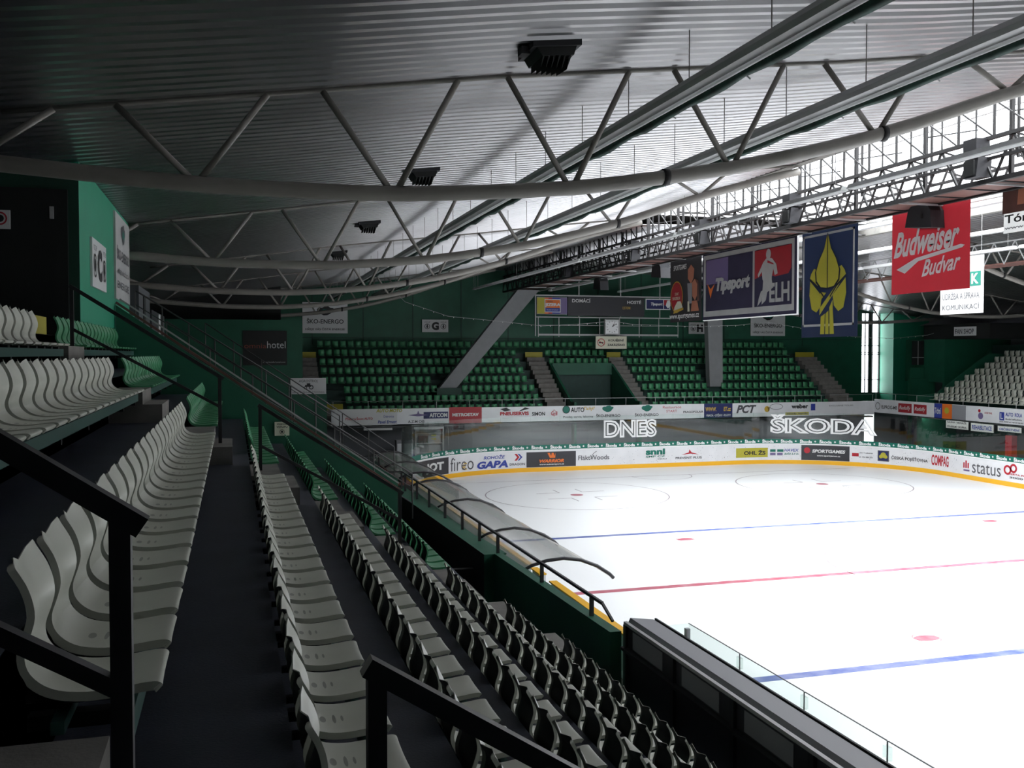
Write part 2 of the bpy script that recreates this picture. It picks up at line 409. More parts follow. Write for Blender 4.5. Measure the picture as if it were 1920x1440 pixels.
def flat(name, x0, x1, y0, y1, m):
    mb = MB(); mb.box(x0, x1, y0, y1, .001, .004); return mb.build(name, m, ice)
flat('centre_line', W0, W1, -.15, .15, IR); flat('blue_line', W0, W1, 7.85, 8.15, IB); flat('blue_line', W0, W1, -8.15, -7.85, IB)
flat('goal_line', -13.5, 14.0, 24.0, 24.05, IT)
def circ(name, x, y, r, t, m, a0=0, a1=2 * PI, n=72):
    mb = MB(); Q = []
    for k in range(n + 1):
        a = a0 + (a1 - a0) * k / n
        for q in (r, r - t): Q.append((x + q * math.cos(a), y + q * math.sin(a), .004))
    mb.poly(Q, [(2 * k, 2 * k + 1, 2 * k + 3, 2 * k + 2) for k in range(n)], m); return mb.build(name, m, ice)
def dot(x, y, r, m, ring_=False):
    mb = MB(); mb.poly([(x + r * math.cos(PI * k / 12), y + r * math.sin(PI * k / 12) * (.62 if ring_ else 1), .005) for k in range(24)], [list(range(24))], m)
    if ring_:
        Q = []
        for k in range(33):
            for q in (r * 1.0, r * .93): Q.append((x + q * math.cos(PI * k / 16), y + q * math.sin(PI * k / 16), .004))
        mb.poly(Q, [(2 * k, 2 * k + 1, 2 * k + 3, 2 * k + 2) for k in range(32)], m)
    mb.build('faceoff_spot', m, ice)
for x in (-7, 7):
    circ('faceoff_circle', x, 18.3, 4.55, .06, IT); dot(x, 18.3, .32, IR)
    for sx in (-1, 1):
        for sy in (-1, 1):
            mb = MB(); mb.box(x + sx * .6, x + sx * 1.8, 18.3 + sy * .9 - .025, 18.3 + sy * .9 + .025, .001, .004)
            mb.box(x + sx * .6 - .025, x + sx * .6 + .025, 18.3 + sy * .9, 18.3 + sy * 1.9, .001, .004); mb.build('faceoff_mark', IT, ice)
    for y in (6.5, -6.5): dot(x, y, .34, IR, True)
circ('centre_circle', 0, 0, 4.5, .06, IT); circ('goal_crease', .2, 24.0, 1.8, .05, IT, PI, 2 * PI, 30); circ('referee_crease', W1, 0, 3, .05, IT, PI / 2, PI * 1.5, 30)

# ---------------------------------------------------------------- boards, printed strip and glass round the ice
def wall_strip(mb, s0, s1, o0, o1, z0, z1, m, step=.5):
    n = max(1, int((s1 - s0) / step))
    for i in range(n):
        a = s0 + (s1 - s0) * i / n; b = s0 + (s1 - s0) * (i + 1) / n
        A, B, A2, B2 = rink(a, o0), rink(b, o0), rink(a, o1), rink(b, o1)
        Q = [(*A, z0), (*B, z0), (*B, z1), (*A, z1), (*A2, z0), (*B2, z0), (*B2, z1), (*A2, z1)]
        mb.poly(Q, [(0, 1, 2, 3), (7, 6, 5, 4), (3, 2, 6, 7), (0, 4, 5, 1)] + ([(0, 3, 7, 4)] if i == 0 else []) + ([(1, 5, 6, 2)] if i == n - 1 else []), m)
    return mb
S1 = 70.0
bd = empty('rink_boards', 'white dasher boards with sponsor prints round the far end of the ice', 'rink boards', (0, 27.7, 0)); bd.location = (0, 0, 0)
wall_strip(MB(), -2, S1, 0, -.10, .0, 1.25, M['board']).build('board_panel', M['board'], bd)
o = wall_strip(MB(), -2, S1, .012, 0, .0, .25, M['kick']).build('kick_plate', M['kick'], bd); o['label'] = 'yellow kick plate'
wall_strip(MB(), -2, S1, .02, -.12, 1.25, 1.30, M['capw']).build('top_cap', M['capw'], bd)
o = wall_strip(MB(), -2, S1, -.035, -.045, 1.30, 1.58, M['strip']).build('printed_strip', M['strip'], bd); o['label'] = 'green strip printed with white maker names'
s = 5.6
while s < 50:
    text(CV, 'Škoda', s, s + .74, 1.34, 1.56, M['capw'], bd, .035, off=-.025); 
    mb = MB(); disc(mb, CV, s + .93, 1.44, .055, M['twhite'], off=-.024, n=10); mb.build('emblem', M['twhite'], bd)
    s += 1.18
mb = MB(); wall_strip(mb, -2, S1, -.05, -.062, 1.30, 3.25, M['glass'])
gl = empty('protective_glass', 'clear plexiglass screen standing on the far boards', 'protective glass')
mb.build('glass_pane', M['glass'], gl)
s = -1.0
while s < 52:
    x, y = rink(s, -.056); x2, y2 = rink(s + .01, -.056); mb = MB(); mb.bar((x, y, 1.3), (x, y, 3.27), .014, .02); mb.build('joint_strip', M['glass'], gl); s += 1.85
ads = MB()
def bx(s0, s1, z0, z1, m, off=.008): wall_strip(ads, s0, s1, off, off - .004, z0, z1, m, .4)
def bt(t, s0, s1, z0, z1, m, **k): text(CV, t, s0, s1, z0, z1, m, bd, off=.016, **k)
bx(4.4, 8.2, .27, 1.2, M['darkg']); bt('JOT', 6.1, 7.8, .42, 1.0, M['twhite'], bold=.05)
bt('fireo', 8.35, 10.1, .36, 1.12, M['tgrey'], bold=-.004); bt('€', 9.28, 9.62, .36, .78, M['tgold'], bold=.01)
bt('ROHOŽE', 10.8, 12.2, .86, 1.10, M['tblue'], shear=.2); bt('GAPA', 10.35, 12.4, .33, .76, M['tblue'], bold=.05, shear=.2)
bt('DRAGON', 12.5, 13.45, .42, .56, M['tgrey']); shape(ads, CV, [(12.8, 1.1), (12.95, 1.1), (13.12, .9), (12.95, .7), (12.8, .7), (12.97, .9)], M['tred']); shape(ads, CV, [(13.0, 1.1), (13.1, 1.1), (13.3, .9), (13.1, .7), (13.0, .7), (13.18, .9)], M['tblue'])
bx(13.55, 16.65, .27, 1.17, M['darkg']); bt('WARRIOR', 14.35, 15.9, .52, .72, M['torange'], bold=.05, shear=.25); bt('www.autoersport.cz', 14.35, 15.9, .35, .46, M['twhite'])
shape(ads, CV, [(14.85, 1.1), (15.0, 1.1), (15.08, .9), (15.12, 1.1), (15.24, 1.1), (15.3, .9), (15.36, 1.1), (15.34, .8), (15.0, .8)], M['torange'], .02)
bt('FläktWoods', 16.8, 18.8, .60, .88, M['tgrey'], bold=.01); ring(ads, CV, 18.2, .55, .62, .035, M['tgrey'], a0=PI * .62, a1=PI * .95, off=.02)
bt('SMP CZ', 21.2, 22.5, .62, .74, M['tgreen']); bt('snni', 21.2, 22.5, .78, 1.16, M['tgreen'], bold=.05); bt('VINCI', 22.0, 22.6, .48, .55, M['tgrey'])
bt('PREVENT PLUS', 23.2, 25.0, .46, .60, M['tgrey']); shape(ads, CV, [(23.6, .72), (24.1, .86), (24.15, 1.05), (24.3, .86), (24.8, .72), (24.2, .78)], M['tred'])
bx(27.4, 29.55, .42, 1.02, M['tyel']); bt('OHL ŽS', 27.95, 29.4, .58, .88, M['tblack'], bold=.04)
bx(29.7, 30.55, .76, .92, M['tgreen']); bx(29.7, 30.5, .54, .70, M['purple']); bx(30.05, 30.15, .54, .92, M['board'], .014)
bt('HAVEX', 30.6, 31.5, .78, .96, M['tblue'], shear=.2); bt('auto s.r.o.', 30.6, 31.5, .58, .72, M['tgreen'], shear=.2)
bx(31.65, 34.55, .27, 1.21, M['darkg']); bt('SPORTGAMES', 32.3, 34.3, .74, .95, M['twhite'], bold=.04, shear=.2); bt('www.sportgames.cz', 32.6, 34.0, .48, .60, M['twhite']); disc(ads, CV, 32.0, .88, .19, M['tred'], .018)
bx(34.7, 35.1, .62, .82, M['tred']); bt('Jižní Truckservis', 35.15, 35.95, .80, .90, M['tgrey']); bt('tel. 326 888 222', 35.1, 35.95, .56, .64, M['tgrey'])
bx(36.25, 36.95, .42, 1.08, M['tgrey']); bx(36.31, 36.89, .47, 1.03, M['navy'], .014); disc(ads, CV, 36.6, .80, .17, M['tyel'], .022); disc(ads, CV, 36.45, .70, .11, M['tyel'], .022); disc(ads, CV, 36.75, .70, .11, M['tyel'], .022)
bt('ČESKÁ POJIŠŤOVNA', 37.1, 39.5, .55, .84, M['tblack'], bold=.02); bt('COMPAG', 39.75, 41.05, .50, 1.12, M['tred'], bold=.03)
bt('status', 42.85, 44.9, .42, .98, M['tgrey'], bold=.0)
for k in range(3): bx(42.18 + .16 * k, 42.28 + .16 * k, .62, .92 + .12 * (k == 1), M['tred'])
bx(42.2, 42.65, .45, .54, M['purple']); ring(ads, CV, 45.35, .86, .26, .11, M['tred']); ring(ads, CV, 45.75, .98, .24, .11, M['tred']); bt('ČERTA PO', 45.4, 46.6, .62, .74, M['tred']); bt('3000', 45.5, 46.4, .44, .54, M['tgrey'])
build_split(ads, 'sponsor_print', bd)
# small scuffs left by pucks
sc = MB()
for k in range(260):
    s = random.uniform(19, 42); z = random.uniform(.3, 1.15); disc(sc, CV, s, z, random.uniform(.008, .018), M['tgrey'], .0125, n=6)
o = sc.build('puck_marks', M['tgrey'], bd); o['kind'] = 'stuff'
# outlined words on the end glass
gw = empty('glass_lettering', 'white outlined word DNES stuck on the end glass', 'lettering'); text(CV, 'DNES', 18.45, 21.95, 1.88, 2.98, M['capw'], gw, .02, outline=.042, off=-.03)
gw = empty('glass_lettering', 'white outlined word ŠKODA stuck on the corner glass', 'lettering'); text(CV, 'ŠKODA', 29.7, 36.2, 1.93, 3.15, M['capw'], gw, .02, outline=.042, off=-.03)

# ---------------------------------------------------------------- stadium seats
PROF = [(-.005, -.028), (.002, -.012), (-.012, 0), (-.05, .001), (-.13, -.008), (-.22, -.012), (-.30, .0), (-.352, .028), (-.385, .07), (-.392, .12), (-.375, .175), (-.362, .23), (-.370, .29), (-.392, .35), (-.412, .395), (-.422, .42)]
def _cr(P, m=3):
    o = []
    for i in range(len(P) - 1):
        a, b, c, d = P[max(0, i - 1)], P[i], P[i + 1], P[min(len(P) - 1, i + 2)]
        for k in range(m):
            t = k / m; o.append(tuple(.5 * (2 * b[j] + (c[j] - a[j]) * t + (2 * a[j] - 5 * b[j] + 4 * c[j] - d[j]) * t * t + (3 * b[j] - a[j] - 3 * c[j] + d[j]) * t ** 3) for j in (0, 1)))
    return o + [P[-1]]
PROF0 = PROF; PROF = _cr(PROF)
HW = .174
def seat_mesh(i0, i1, lod=False):
    """moulded shell between two profile stations, with side skirts, as a closed thin body"""
    fr = [-1, -1, -.93, -.55, 0, .55, .93, 1, 1] if not lod else [-1, -1, 0, 1, 1]
    n = len(PROF); rows = []; i0 *= 3; i1 *= 3; idx = list(range(i0, i1 + 1))
    if lod: idx = [0, 6, 18, 21, 27, 33, 39, 45]
    for i in idx:
        xi = i
        x, z = PROF[i]; a = PROF[max(0, i - 1)]; b = PROF[min(n - 1, i + 1)]
        t = Vector((b[0] - a[0], b[1] - a[1])).normalized(); nn = Vector((-t[1], t[0]))
        if i < 22 and nn[1] > 0: nn = -nn
        if i >= 22 and nn[0] > 0: nn = -nn
        if i <= 2: nn = Vector((-.7, -.7))
        sk = .010 if i in (0, n - 1) else (.018 if i in (1, n - 2) else (.028 if xi < .5 * n else .022))
        tt = i / (n - 1); w_ = 1.0 - .20 * max(0, 1 - tt / .10) ** 2 - .07 * max(0, (tt - .93) / .07) ** 2
        row = []
        for k, f in enumerate(fr):
            ex = k in (0, len(fr) - 1); q = abs(f)
            d = (.004 + .014 * min(1, max(0, (i - 14) / 8))) * (1 - q * q) if not ex else sk
            top = .42 - .036 * (1 - q) ** 1.2 - (.020 if q > .97 else (.004 if q > .9 else 0)); dz = (z - .33) / .09 * (top - .42) if z > .33 else 0
            row.append((x + nn[0] * d, f * HW * w_ * (1.03 if ex else 1), z + nn[1] * d + dz))
        rows.append(row)
    c = len(fr); V = [Vector(p) for r in rows for p in r]
    F = [(j * c + k, j * c + k + 1, (j + 1) * c + k + 1, (j + 1) * c + k) for j in range(len(rows) - 1) for k in range(c - 1)]
    return V, F, len(rows), c
def mesh_of(vf, name, mats, th=.005):
    V, F, nr, c = vf; N = [Vector((0, 0, 0)) for _ in V]
    for f in F:
        q = (V[f[2]] - V[f[0]]).cross(V[f[3]] - V[f[1]])
        for i in f: N[i] += q
    W_ = [v - (n_.normalized() * th if n_.length > 1e-9 else Vector((0, 0, 0))) for v, n_ in zip(V, N)]
    o = len(V); G = [tuple(f) for f in F] + [tuple(i + o for i in reversed(f)) for f in F]
    ed = [(k, k + 1) for k in range(c - 1)] + [((nr - 1) * c + k + 1, (nr - 1) * c + k) for k in range(c - 1)] + [((j + 1) * c, j * c) for j in range(nr - 1)] + [(j * c + c - 1, (j + 1) * c + c - 1) for j in range(nr - 1)]
    G += [(b, a, a + o, b + o) for a, b in ed]
    me = bpy.data.meshes.new(name); me.from_pydata([tuple(v) for v in V + W_], [], G)
    top = sum(((V[f[2]] - V[f[0]]).cross(V[f[3]] - V[f[1]]) for f in F), Vector((0, 0, 0))); front = top.x + top.z > 0
    for m in mats: me.materials.append(m)
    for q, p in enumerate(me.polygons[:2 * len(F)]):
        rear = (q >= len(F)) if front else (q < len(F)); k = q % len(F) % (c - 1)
        if rear and 0 < k < c - 2: p.material_index = 1  # rear and underside faces take the colour with painted shade
    bm = bmesh.new(); bm.from_mesh(me); bmesh.ops.recalc_face_normals(bm, faces=bm.faces)
    for e in bm.edges:
        if len(e.link_faces) == 2 and e.calc_face_angle(0) > 1.0: e.smooth = False
    for f in bm.faces: f.smooth = True
    bm.to_mesh(me); bm.free()
    return me
def bracket_mesh():
    mb = MB(); mb.box(-.30, -.10, -.05, .05, -.085, -.045); mb.box(-.24, -.16, -.03, .03, -.045, -.030); mb.box(-.42, -.30, -.02, .02, -.085, -.055)
    me = bpy.data.meshes.new('bracket'); me.from_pydata(mb.v, [], mb.f); me.materials.append(M['black']); return me
def slotted(m):
    """the seat plastic with the moulded grey drain slots of the pan"""
    m = m.copy(); nt = m.node_tree; b = nt.nodes['Principled BSDF']; tc = nt.nodes.new('ShaderNodeTexCoord'); sp = nt.nodes.new('ShaderNodeSeparateXYZ'); nt.links.new(tc.outputs['Object'], sp.inputs[0])
    def mt(op, a, b_=None, c_=None):
        q = nt.nodes.new('ShaderNodeMath'); q.operation = op
        for i, v in enumerate((a, b_, c_)):
            if v is None: continue
            if isinstance(v, (int, float)): q.inputs[i].default_value = v
            else: nt.links.new(v, q.inputs[i])
        return q.outputs[0]
    tot = None
    for x0, a, c_ in ((-.285, .036, .014), (-.235, .050, .008), (-.20, .034, .006)):
        e = mt('ADD', mt('POWER', mt('DIVIDE', mt('SUBTRACT', sp.outputs[0], x0), c_), 2), mt('POWER', mt('DIVIDE', sp.outputs[1], a), 2))
        h = mt('LESS_THAN', e, 1.0); tot = h if tot is None else mt('MAXIMUM', tot, h)
    src = b.inputs['Base Color'].links[0].from_socket; mx = nt.nodes.new('ShaderNodeMix'); mx.data_type = 'RGBA'
    nt.links.new(mt('MULTIPLY', tot, .6), mx.inputs[0]); nt.links.new(src, mx.inputs[6]); mx.inputs[7].default_value = (.04, .04, .035, 1); nt.links.new(mx.outputs[2], b.inputs['Base Color'])
    return m
M['pan_white'] = slotted(M['seatw']); M['pan_green'] = slotted(M['seatg'])
SM = {}
for k, m in (('white', M['seatw']), ('green', M['seatg'])):
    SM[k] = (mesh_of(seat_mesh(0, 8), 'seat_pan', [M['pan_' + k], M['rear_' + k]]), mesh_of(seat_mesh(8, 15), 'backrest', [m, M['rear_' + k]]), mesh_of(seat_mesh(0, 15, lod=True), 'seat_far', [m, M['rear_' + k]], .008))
BR = bracket_mesh()
ORD = ['zeroth', 'first', 'second', 'third', 'fourth', 'fifth', 'sixth', 'seventh', 'eighth', 'ninth', 'tenth', 'eleventh', 'twelfth', 'thirteenth', 'fourteenth', 'fifteenth', 'sixteenth', 'seventeenth', 'eighteenth', 'nineteenth', 'twentieth'] + ['twenty-' + x for x in ('first', 'second', 'third', 'fourth', 'fifth', 'sixth', 'seventh', 'eighth', 'ninth')] + ['thirtieth']
def seat_proto(kind):
    r = empty('stadium_seat', 'x', 'seat'); pan, back, far = SM[kind]
    for nm, me in (('seat_pan', pan), ('backrest', back), ('mounting_bracket', BR)):
        o = bpy.data.objects.new(nm, me); C.objects.link(o); o.parent = r
    return r
PR = {k: seat_proto(k) for k in ('white', 'green')}; PUSED = {'white': False, 'green': False}
def seat(kind, x, y, z, rz, label, group, near=True):
    if near:
        if not PUSED[kind]: o = PR[kind]; PUSED[kind] = True
        else: o = copy_tree(PR[kind])
    else:
        o = bpy.data.objects.new('stadium_seat', SM[kind][2]); C.objects.link(o)
    o.location = (x, y, z); o.rotation_euler.z = rz + random.uniform(-.006, .006)
    tag(o, label, 'seat', group)
def seen(x, y, z, mg=.04):
    d = Vector((x, y, z)) - cam.location; cy, sy = math.cos(.285), math.sin(.285)
    f = d.x * sy * math.cos(.0315) + d.y * cy * math.cos(.0315) - d.z * math.sin(.0315)
    if f < .3: return False
    r = d.x * cy - d.y * sy; u = d.x * sy * math.sin(.0315) + d.y * cy * math.sin(.0315) + d.z * math.cos(.0315)
    k = 1786.94 / f
    return -960 * (1 + mg) < r * k < 960 * (1 + mg) and -720 * (1 + mg) < u * k < 720 * (1 + mg)
TX = lambda n: -23.517 + .88 * n          # front tip of seat row n of the left stand
TZ = lambda n: 5.941 - .583 * n
ROWN = {-2: 'top', -1: 'second', 0: 'third', 1: 'fourth', 2: 'fifth', 3: 'sixth', 4: 'seventh', 5: 'eighth', 6: 'bottom'}
SP = .4605
for n in range(-2, 7):
    for k in range(22):
        y = -22.55 + SP * k
        kk = 21 - k
        if not any(seen(TX(n) + a, y + b, TZ(n) + c) for a in (0, -.42) for b in (-.2, .2) for c in (0, .42)): continue
        seat('white', TX(n), y, TZ(n), 0, f'white seat, {ORD[kk + 1]} from the far stairs, {ROWN[n]} row of left stand', 'white seats of the left stand')
for n in range(-2, 5):
    for k in range(16):
        seat('green', TX(n), -11.02 + SP * k, TZ(n), 0, f'green seat, {ORD[k + 1]} beyond the stairs, {ROWN[n]} row of left stand', 'green seats of the left stand')
# ---- left stand terrace: treads and risers
mb = MB()
for n in range(-2, 8):
    x0 = TX(n) - .45; z = TZ(n) - .45; x1 = x0 + .88 if n < 7 else -17.4
    ylim = (-36, -3.3) if n < 5 else (-36, -11.2)
    mb.box(x0, x1, *ylim, -.05, z, M['tread'])
    up = z + .583
    mb.box(x0 - .012, x0, ylim[0], ylim[1], z, up - .003, M['riser'])
mb.box(-29.2, TX(-2) - .45, -36, -8.2, 0, TZ(-2) - .45 + .583, M['tread']); mb.box(-29.2, TX(-2) - .45, -8.2, -3.3, 0, 7.1, M['tread'])
struct('floor', mb, None)
def beam(n, y0, y1, lab):
    r = empty('seat_beam', lab, 'seat beam', (TX(n) - .10, y0, TZ(n) - .10))
    b = MB(); b.box(-.02, .02, 0, y1 - y0, -.06, .03); b.box(-.22, -.18, 0, y1 - y0, -.03, .01); b.build('beam', M['rail'], r)
    y = .3
    while y < y1 - y0:
        b = MB(); b.box(-.335, .0, y - .03, y + .03, -.11, -.06); b.build('bracket', M['black'], r); y += 1.38
for n in range(-2, 7): beam(n, -22.75, -12.65, f'teal steel beam under the white seats of the {ROWN[n]} row')
for n in range(-2, 5): beam(n, -11.25, -3.7, f'teal steel beam under the green seats of the {ROWN[n]} row')
# ---- stairs in the two aisles: one half-height block per row
for y0, y1, nm in ((-12.6, -11.25, 'between white and green seats'), (-24.1, -22.85, 'nearest the camera')):
    for n in range(-2, 7):
        x0 = TX(n) - .45; z = TZ(n) - .45
        b = MB()
        if y0 > -20: b.box(0, .66, 0, y1 - y0, 0, .24); b.box(0, .42, 0, y1 - y0, .24, .42)
        else: b.box(0, .31, 0, y1 - y0, 0, .34)
        o = b.build('stair_block', M['conc']); o.location = (x0, y0, z)
        tag(o, f'concrete step, {ROWN[n]} row, aisle {nm}', 'step', 'concrete steps of the left stand')
    b = MB(); b.box(0, .05, 0, y1 - y0 - .5, 0, .24); o = b.build('edge_marker', M['yellow']); o.location = (TX(-2) - .52, y0 + .25, TZ(-2) - .45 + .583)
    tag(o, f'yellow kerb topping the aisle {nm}', 'kerb')
# ---- handrails on the aisles
def handrail(y, xa, za, xb, zb, lab, t=.05):
    r = empty('handrail', lab, 'handrail', (xb, y, zb - 1.17)); o = Vector((xb, y, zb - 1.17))
    A = Vector((xa, y, za)) - o; B = Vector((xb, y, zb)) - o; d = (B - A).normalized()
    b = MB(); b.bar(A - d * .03, B + d * .06, t, t); b.build('top_rail', M['char'], r)
    b = MB(); b.bar(A - Vector((0, 0, .56)), B - Vector((0, 0, .42)), t * .8, t * .8); b.build('mid_rail', M['char'], r)
    for q, dz in ((A, 1.15), (B, 1.17)):
        b = MB(); b.bar(q, q - Vector((0, 0, dz)), t * .95, t * .95); b.build('post', M['char'], r)
handrail(-23.5, -25.4, 7.86, -23.55, 6.60, 'dark steel handrail crossing the left foreground, its post before the near white seats')
handrail(-23.5, -22.95, 6.17, -20.9, 4.86, 'dark steel handrail running down through the bottom centre foreground')
handrail(-12.0, -25.35, 7.87, -23.47, 6.66, 'dark steel handrail on the upper part of the far aisle')
handrail(-12.0, -22.93, 6.24, -20.95, 4.95, 'dark steel handrail on the lower part of the far aisle')
# ---- sloping parapet at the end of the green seats and the stair beyond it
def sloped_wall(y0, y1, xa, za, xb, zb, m, drop=None):
    mb = MB(); P = [(xa, 0), (xb, 0), (xb, zb), (xa, za)]; mb.prism(P, 'y', y0, y1); return mb
struct('wall_parapet', sloped_wall(-3.3, -3.1, -25.75, 8.05, -19.45, 3.63, M['green']), M['green'])
r = empty('parapet_rail', 'brown timber and steel capping rail along the sloping green parapet', 'rail', (0, 0, 0))
b = MB(); b.bar((-25.75, -3.2, 8.11), (-19.45, -3.2, 3.70), .16, .05); b.build('cap', M['rust'], r)
b = MB(); b.bar((-25.7, -3.0, 8.2), (-19.45, -3.0, 3.84), .035, .035); b.build('tube', M['pipe2'], r)
b = MB(); b.bar((-19.45, -3.2, 3.66), (-19.45, -3.2, 1.5), .07, .07); b.build('post', M['char'], r)
# stair flight beyond
mb = MB()
for k in range(14):
    x0 = -25.8 + k * .44; z = 7.0 - .2915 * k; mb.box(x0, x0 + .44, -3.1, -.6, 0, z)
for k in range(14): mb.box(-25.8 + k * .6, -25.2 + k * .6, -.6, 12.0, 0, 5.6 - .37 * k)
struct('floor', mb, M['black'])  # coloured black: the deep shade over these stairs is painted in
def stair_rail(y, xa, za, xb, zb, lab, posts):
    r = empty('stair_railing', lab, 'railing', (xa, y, za - 1.2)); o = Vector((xa, y, za - 1.2))
    A = Vector((xa, y, za)) - o; B = Vector((xb, y, zb)) - o
    for dz, t, nm in ((0, .045, 'top_rail'), (-.35, .03, 'mid_rail'), (-.75, .035, 'low_rail')):
        b = MB(); b.tube([A + Vector((0, 0, dz)), B + Vector((0, 0, dz))], t / 2, 6); b.build(nm, M['raild'], r)
    for k in range(posts):
        q = A + (B - A) * (k / (posts - 1)); b = MB(); b.tube([q, q - Vector((0, 0, 1.15))], .02, 6); b.build('post', M['raild'], r)
stair_rail(-.55, -25.6, 8.55, -20.6, 5.35, 'thin grey tube railing along the stairs beyond the green parapet', 9)
stair_rail(-1.8, -24.8, 7.75, -18.9, 3.9, 'grey tube handrail in the middle of the stairs beyond the green parapet', 7)
stair_rail(9.0, -24.2, 8.05, -17.6, 3.55, 'long thin grey railing before the dark hotel banner', 8)
struct('wall_parapet', sloped_wall(9.1, 9.3, -25.75, 7.2, -17.45, 2.35, M['green']), M['green'])
# green seats glimpsed above the parapet, on the block beyond the stairs
for k in range(9): seat('green', -25.2, 1.2 + SP * k, 7.035, 0, f'green seat, {ORD[k + 1]} in the short row above the parapet beside the booth', 'green seats above the parapet', False)
for k in range(5): seat('green', -24.6, 3.4 + SP * k, 6.6, 0, f'green seat, {ORD[k + 1]} in the short row above the parapet below the booth', 'green seats above the parapet', False)
# ---- parapet towards the ice, benches and canopies
mb = MB(); mb.prism([(-17.65, .2), (-17.35, .2), (-17.35, 2.05), (-17.65, 2.05)], 'y', -4.3, 14)
for i in range(len(mb.v)): pass
mb = MB(); mb.poly([(-17.65, 14, 1.85), (-17.65, -4.3, 2.25), (-17.65, -4.3, 0), (-17.65, 14, 0), (-17.1, 14, 1.85), (-17.1, -4.3, 2.25), (-17.1, -4.3, 0), (-17.1, 14, 0)],
    [(0, 1, 2, 3), (7, 6, 5, 4), (0, 4, 5, 1), (1, 5, 6, 2), (3, 7, 4, 0)]); mb.mats = [M['green'], M['black']]; mb.m = [1, 0, 0, 0, 0]
struct('wall_parapet', mb, None)
mb = MB(); mb.poly([(-17.4, -4.3, 2.26), (-17.4, -11.5, 2.42), (-17.4, -11.5, 0), (-17.4, -4.3, 0), (-17.2, -4.3, 2.26), (-17.2, -11.5, 2.42), (-17.2, -11.5, 0), (-17.2, -4.3, 0)],
    [(0, 1, 2, 3), (7, 6, 5, 4), (0, 4, 5, 1), (1, 5, 6, 2), (3, 7, 4, 0)]); struct('wall_parapet', mb, M['green'])
mb = MB(); mb.box(-19.6, -17.65, -11.2, 14, 0, 1.0); struct('floor', mb, M['black'])
mb = MB(); mb.box(-19.42, -17.65, -3.3, -3.12, 0, 1.7); struct('wall_parapet', mb, M['black'])
r = empty('bench_railing', 'dark square-tube railing on the green parapet above the players benches', 'railing', (-17.3, 0, 2.0))
b = MB(); b.bar((0, 9.0, .62), (0, -10.9, .74), .05, .05); b.bar((0, -10.9, .74), (.05, -11.25, .52), .04, .04); b.build('top_rail', M['char'], r)
for y in (8.4, 6.1, 4.0, 1.6, -.6, -2.5, -4.25, -7.6, -10.4):
    z0 = 2.02 - .0218 * (y - 4.4) - 2.0 if y > -4.3 else .27 - .022 * (y + 4.3) * 1.0
    b = MB(); b.bar((0, y, z0 - .03), (0, y, .62 + .12 * (9 - y) / 20), .07, .05, up=(0, 1, 0)); b.build('post', M['char'], r)
r = empty('bench_railing', 'dark railing round the brown platform beside the far canopy', 'railing', (-17.6, 9, 1.6))
for a, b_ in (((-.9, .2, 1.0), (.3, .2, 1.0)), ((-.9, 6.0, 1.0), (.3, 6.0, 1.0))):
    b = MB(); b.bar(a, b_, .05, .05); b.build('rail', M['char'], r); b = MB(); b.bar(b_, (b_[0], b_[1], 0), .06, .06); b.build('post', M['char'], r)
b = MB(); b.box(-19.4, -16.9, 9.35, 9.6, 2.06, 2.14); b.box(-19.4, -16.9, 15.2, 15.4, 2.06, 2.14); b.box(-17.2, -16.9, 9.6, 15.2, 2.06, 2.14); o = b.build('platform_edge', M['rust'])
tag(o, 'red-brown edge boards of the open pit beside the far bench canopy', 'boards')
def canopy(ys, lab):
    r = empty('bench_canopy', lab, 'canopy', (-15.05, ys[0], 0))
    pr = [(-2.15, 2.20), (-1.95, 2.30), (-1.6, 2.39), (-1.2, 2.42), (-.8, 2.36), (-.4, 2.20), (-.1, 2.0), (.0, 1.90)]
    b = MB(); n = len(pr); Q = []
    cols = 13
    for i in range(cols):
        y = (ys[-1] - ys[0]) * i / (cols - 1)
        for x, z in pr: Q.append((x, y, z - .02 + .012 * math.sin(i * 1.9 + x * 3)))
    b.poly(Q, [(i * n + k, i * n + k + 1, (i + 1) * n + k + 1, (i + 1) * n + k) for i in range(cols - 1) for k in range(n - 1)], None, True)
    o = b.build('roof_sheet', M['canopy'], r); o['label'] = 'smoked translucent curved sheet'
    for y in ys:
        b = MB(); b.tube([(x, y - ys[0], z) for x, z in pr], .040, 8); b.build('rib', M['char'], r)
    b = MB(); b.box(-2.0, -1.96, 0, ys[-1] - ys[0], 1.0, 2.28); o = b.build('back_sheet', M['glass'], r)
canopy([-5.95, -2.1, 3.1, 7.9], 'curved smoked plexiglass canopy over the nearer players bench, four dark ribs')
canopy([10.3, 14.0, 18.5], 'curved smoked plexiglass canopy over the far players bench')
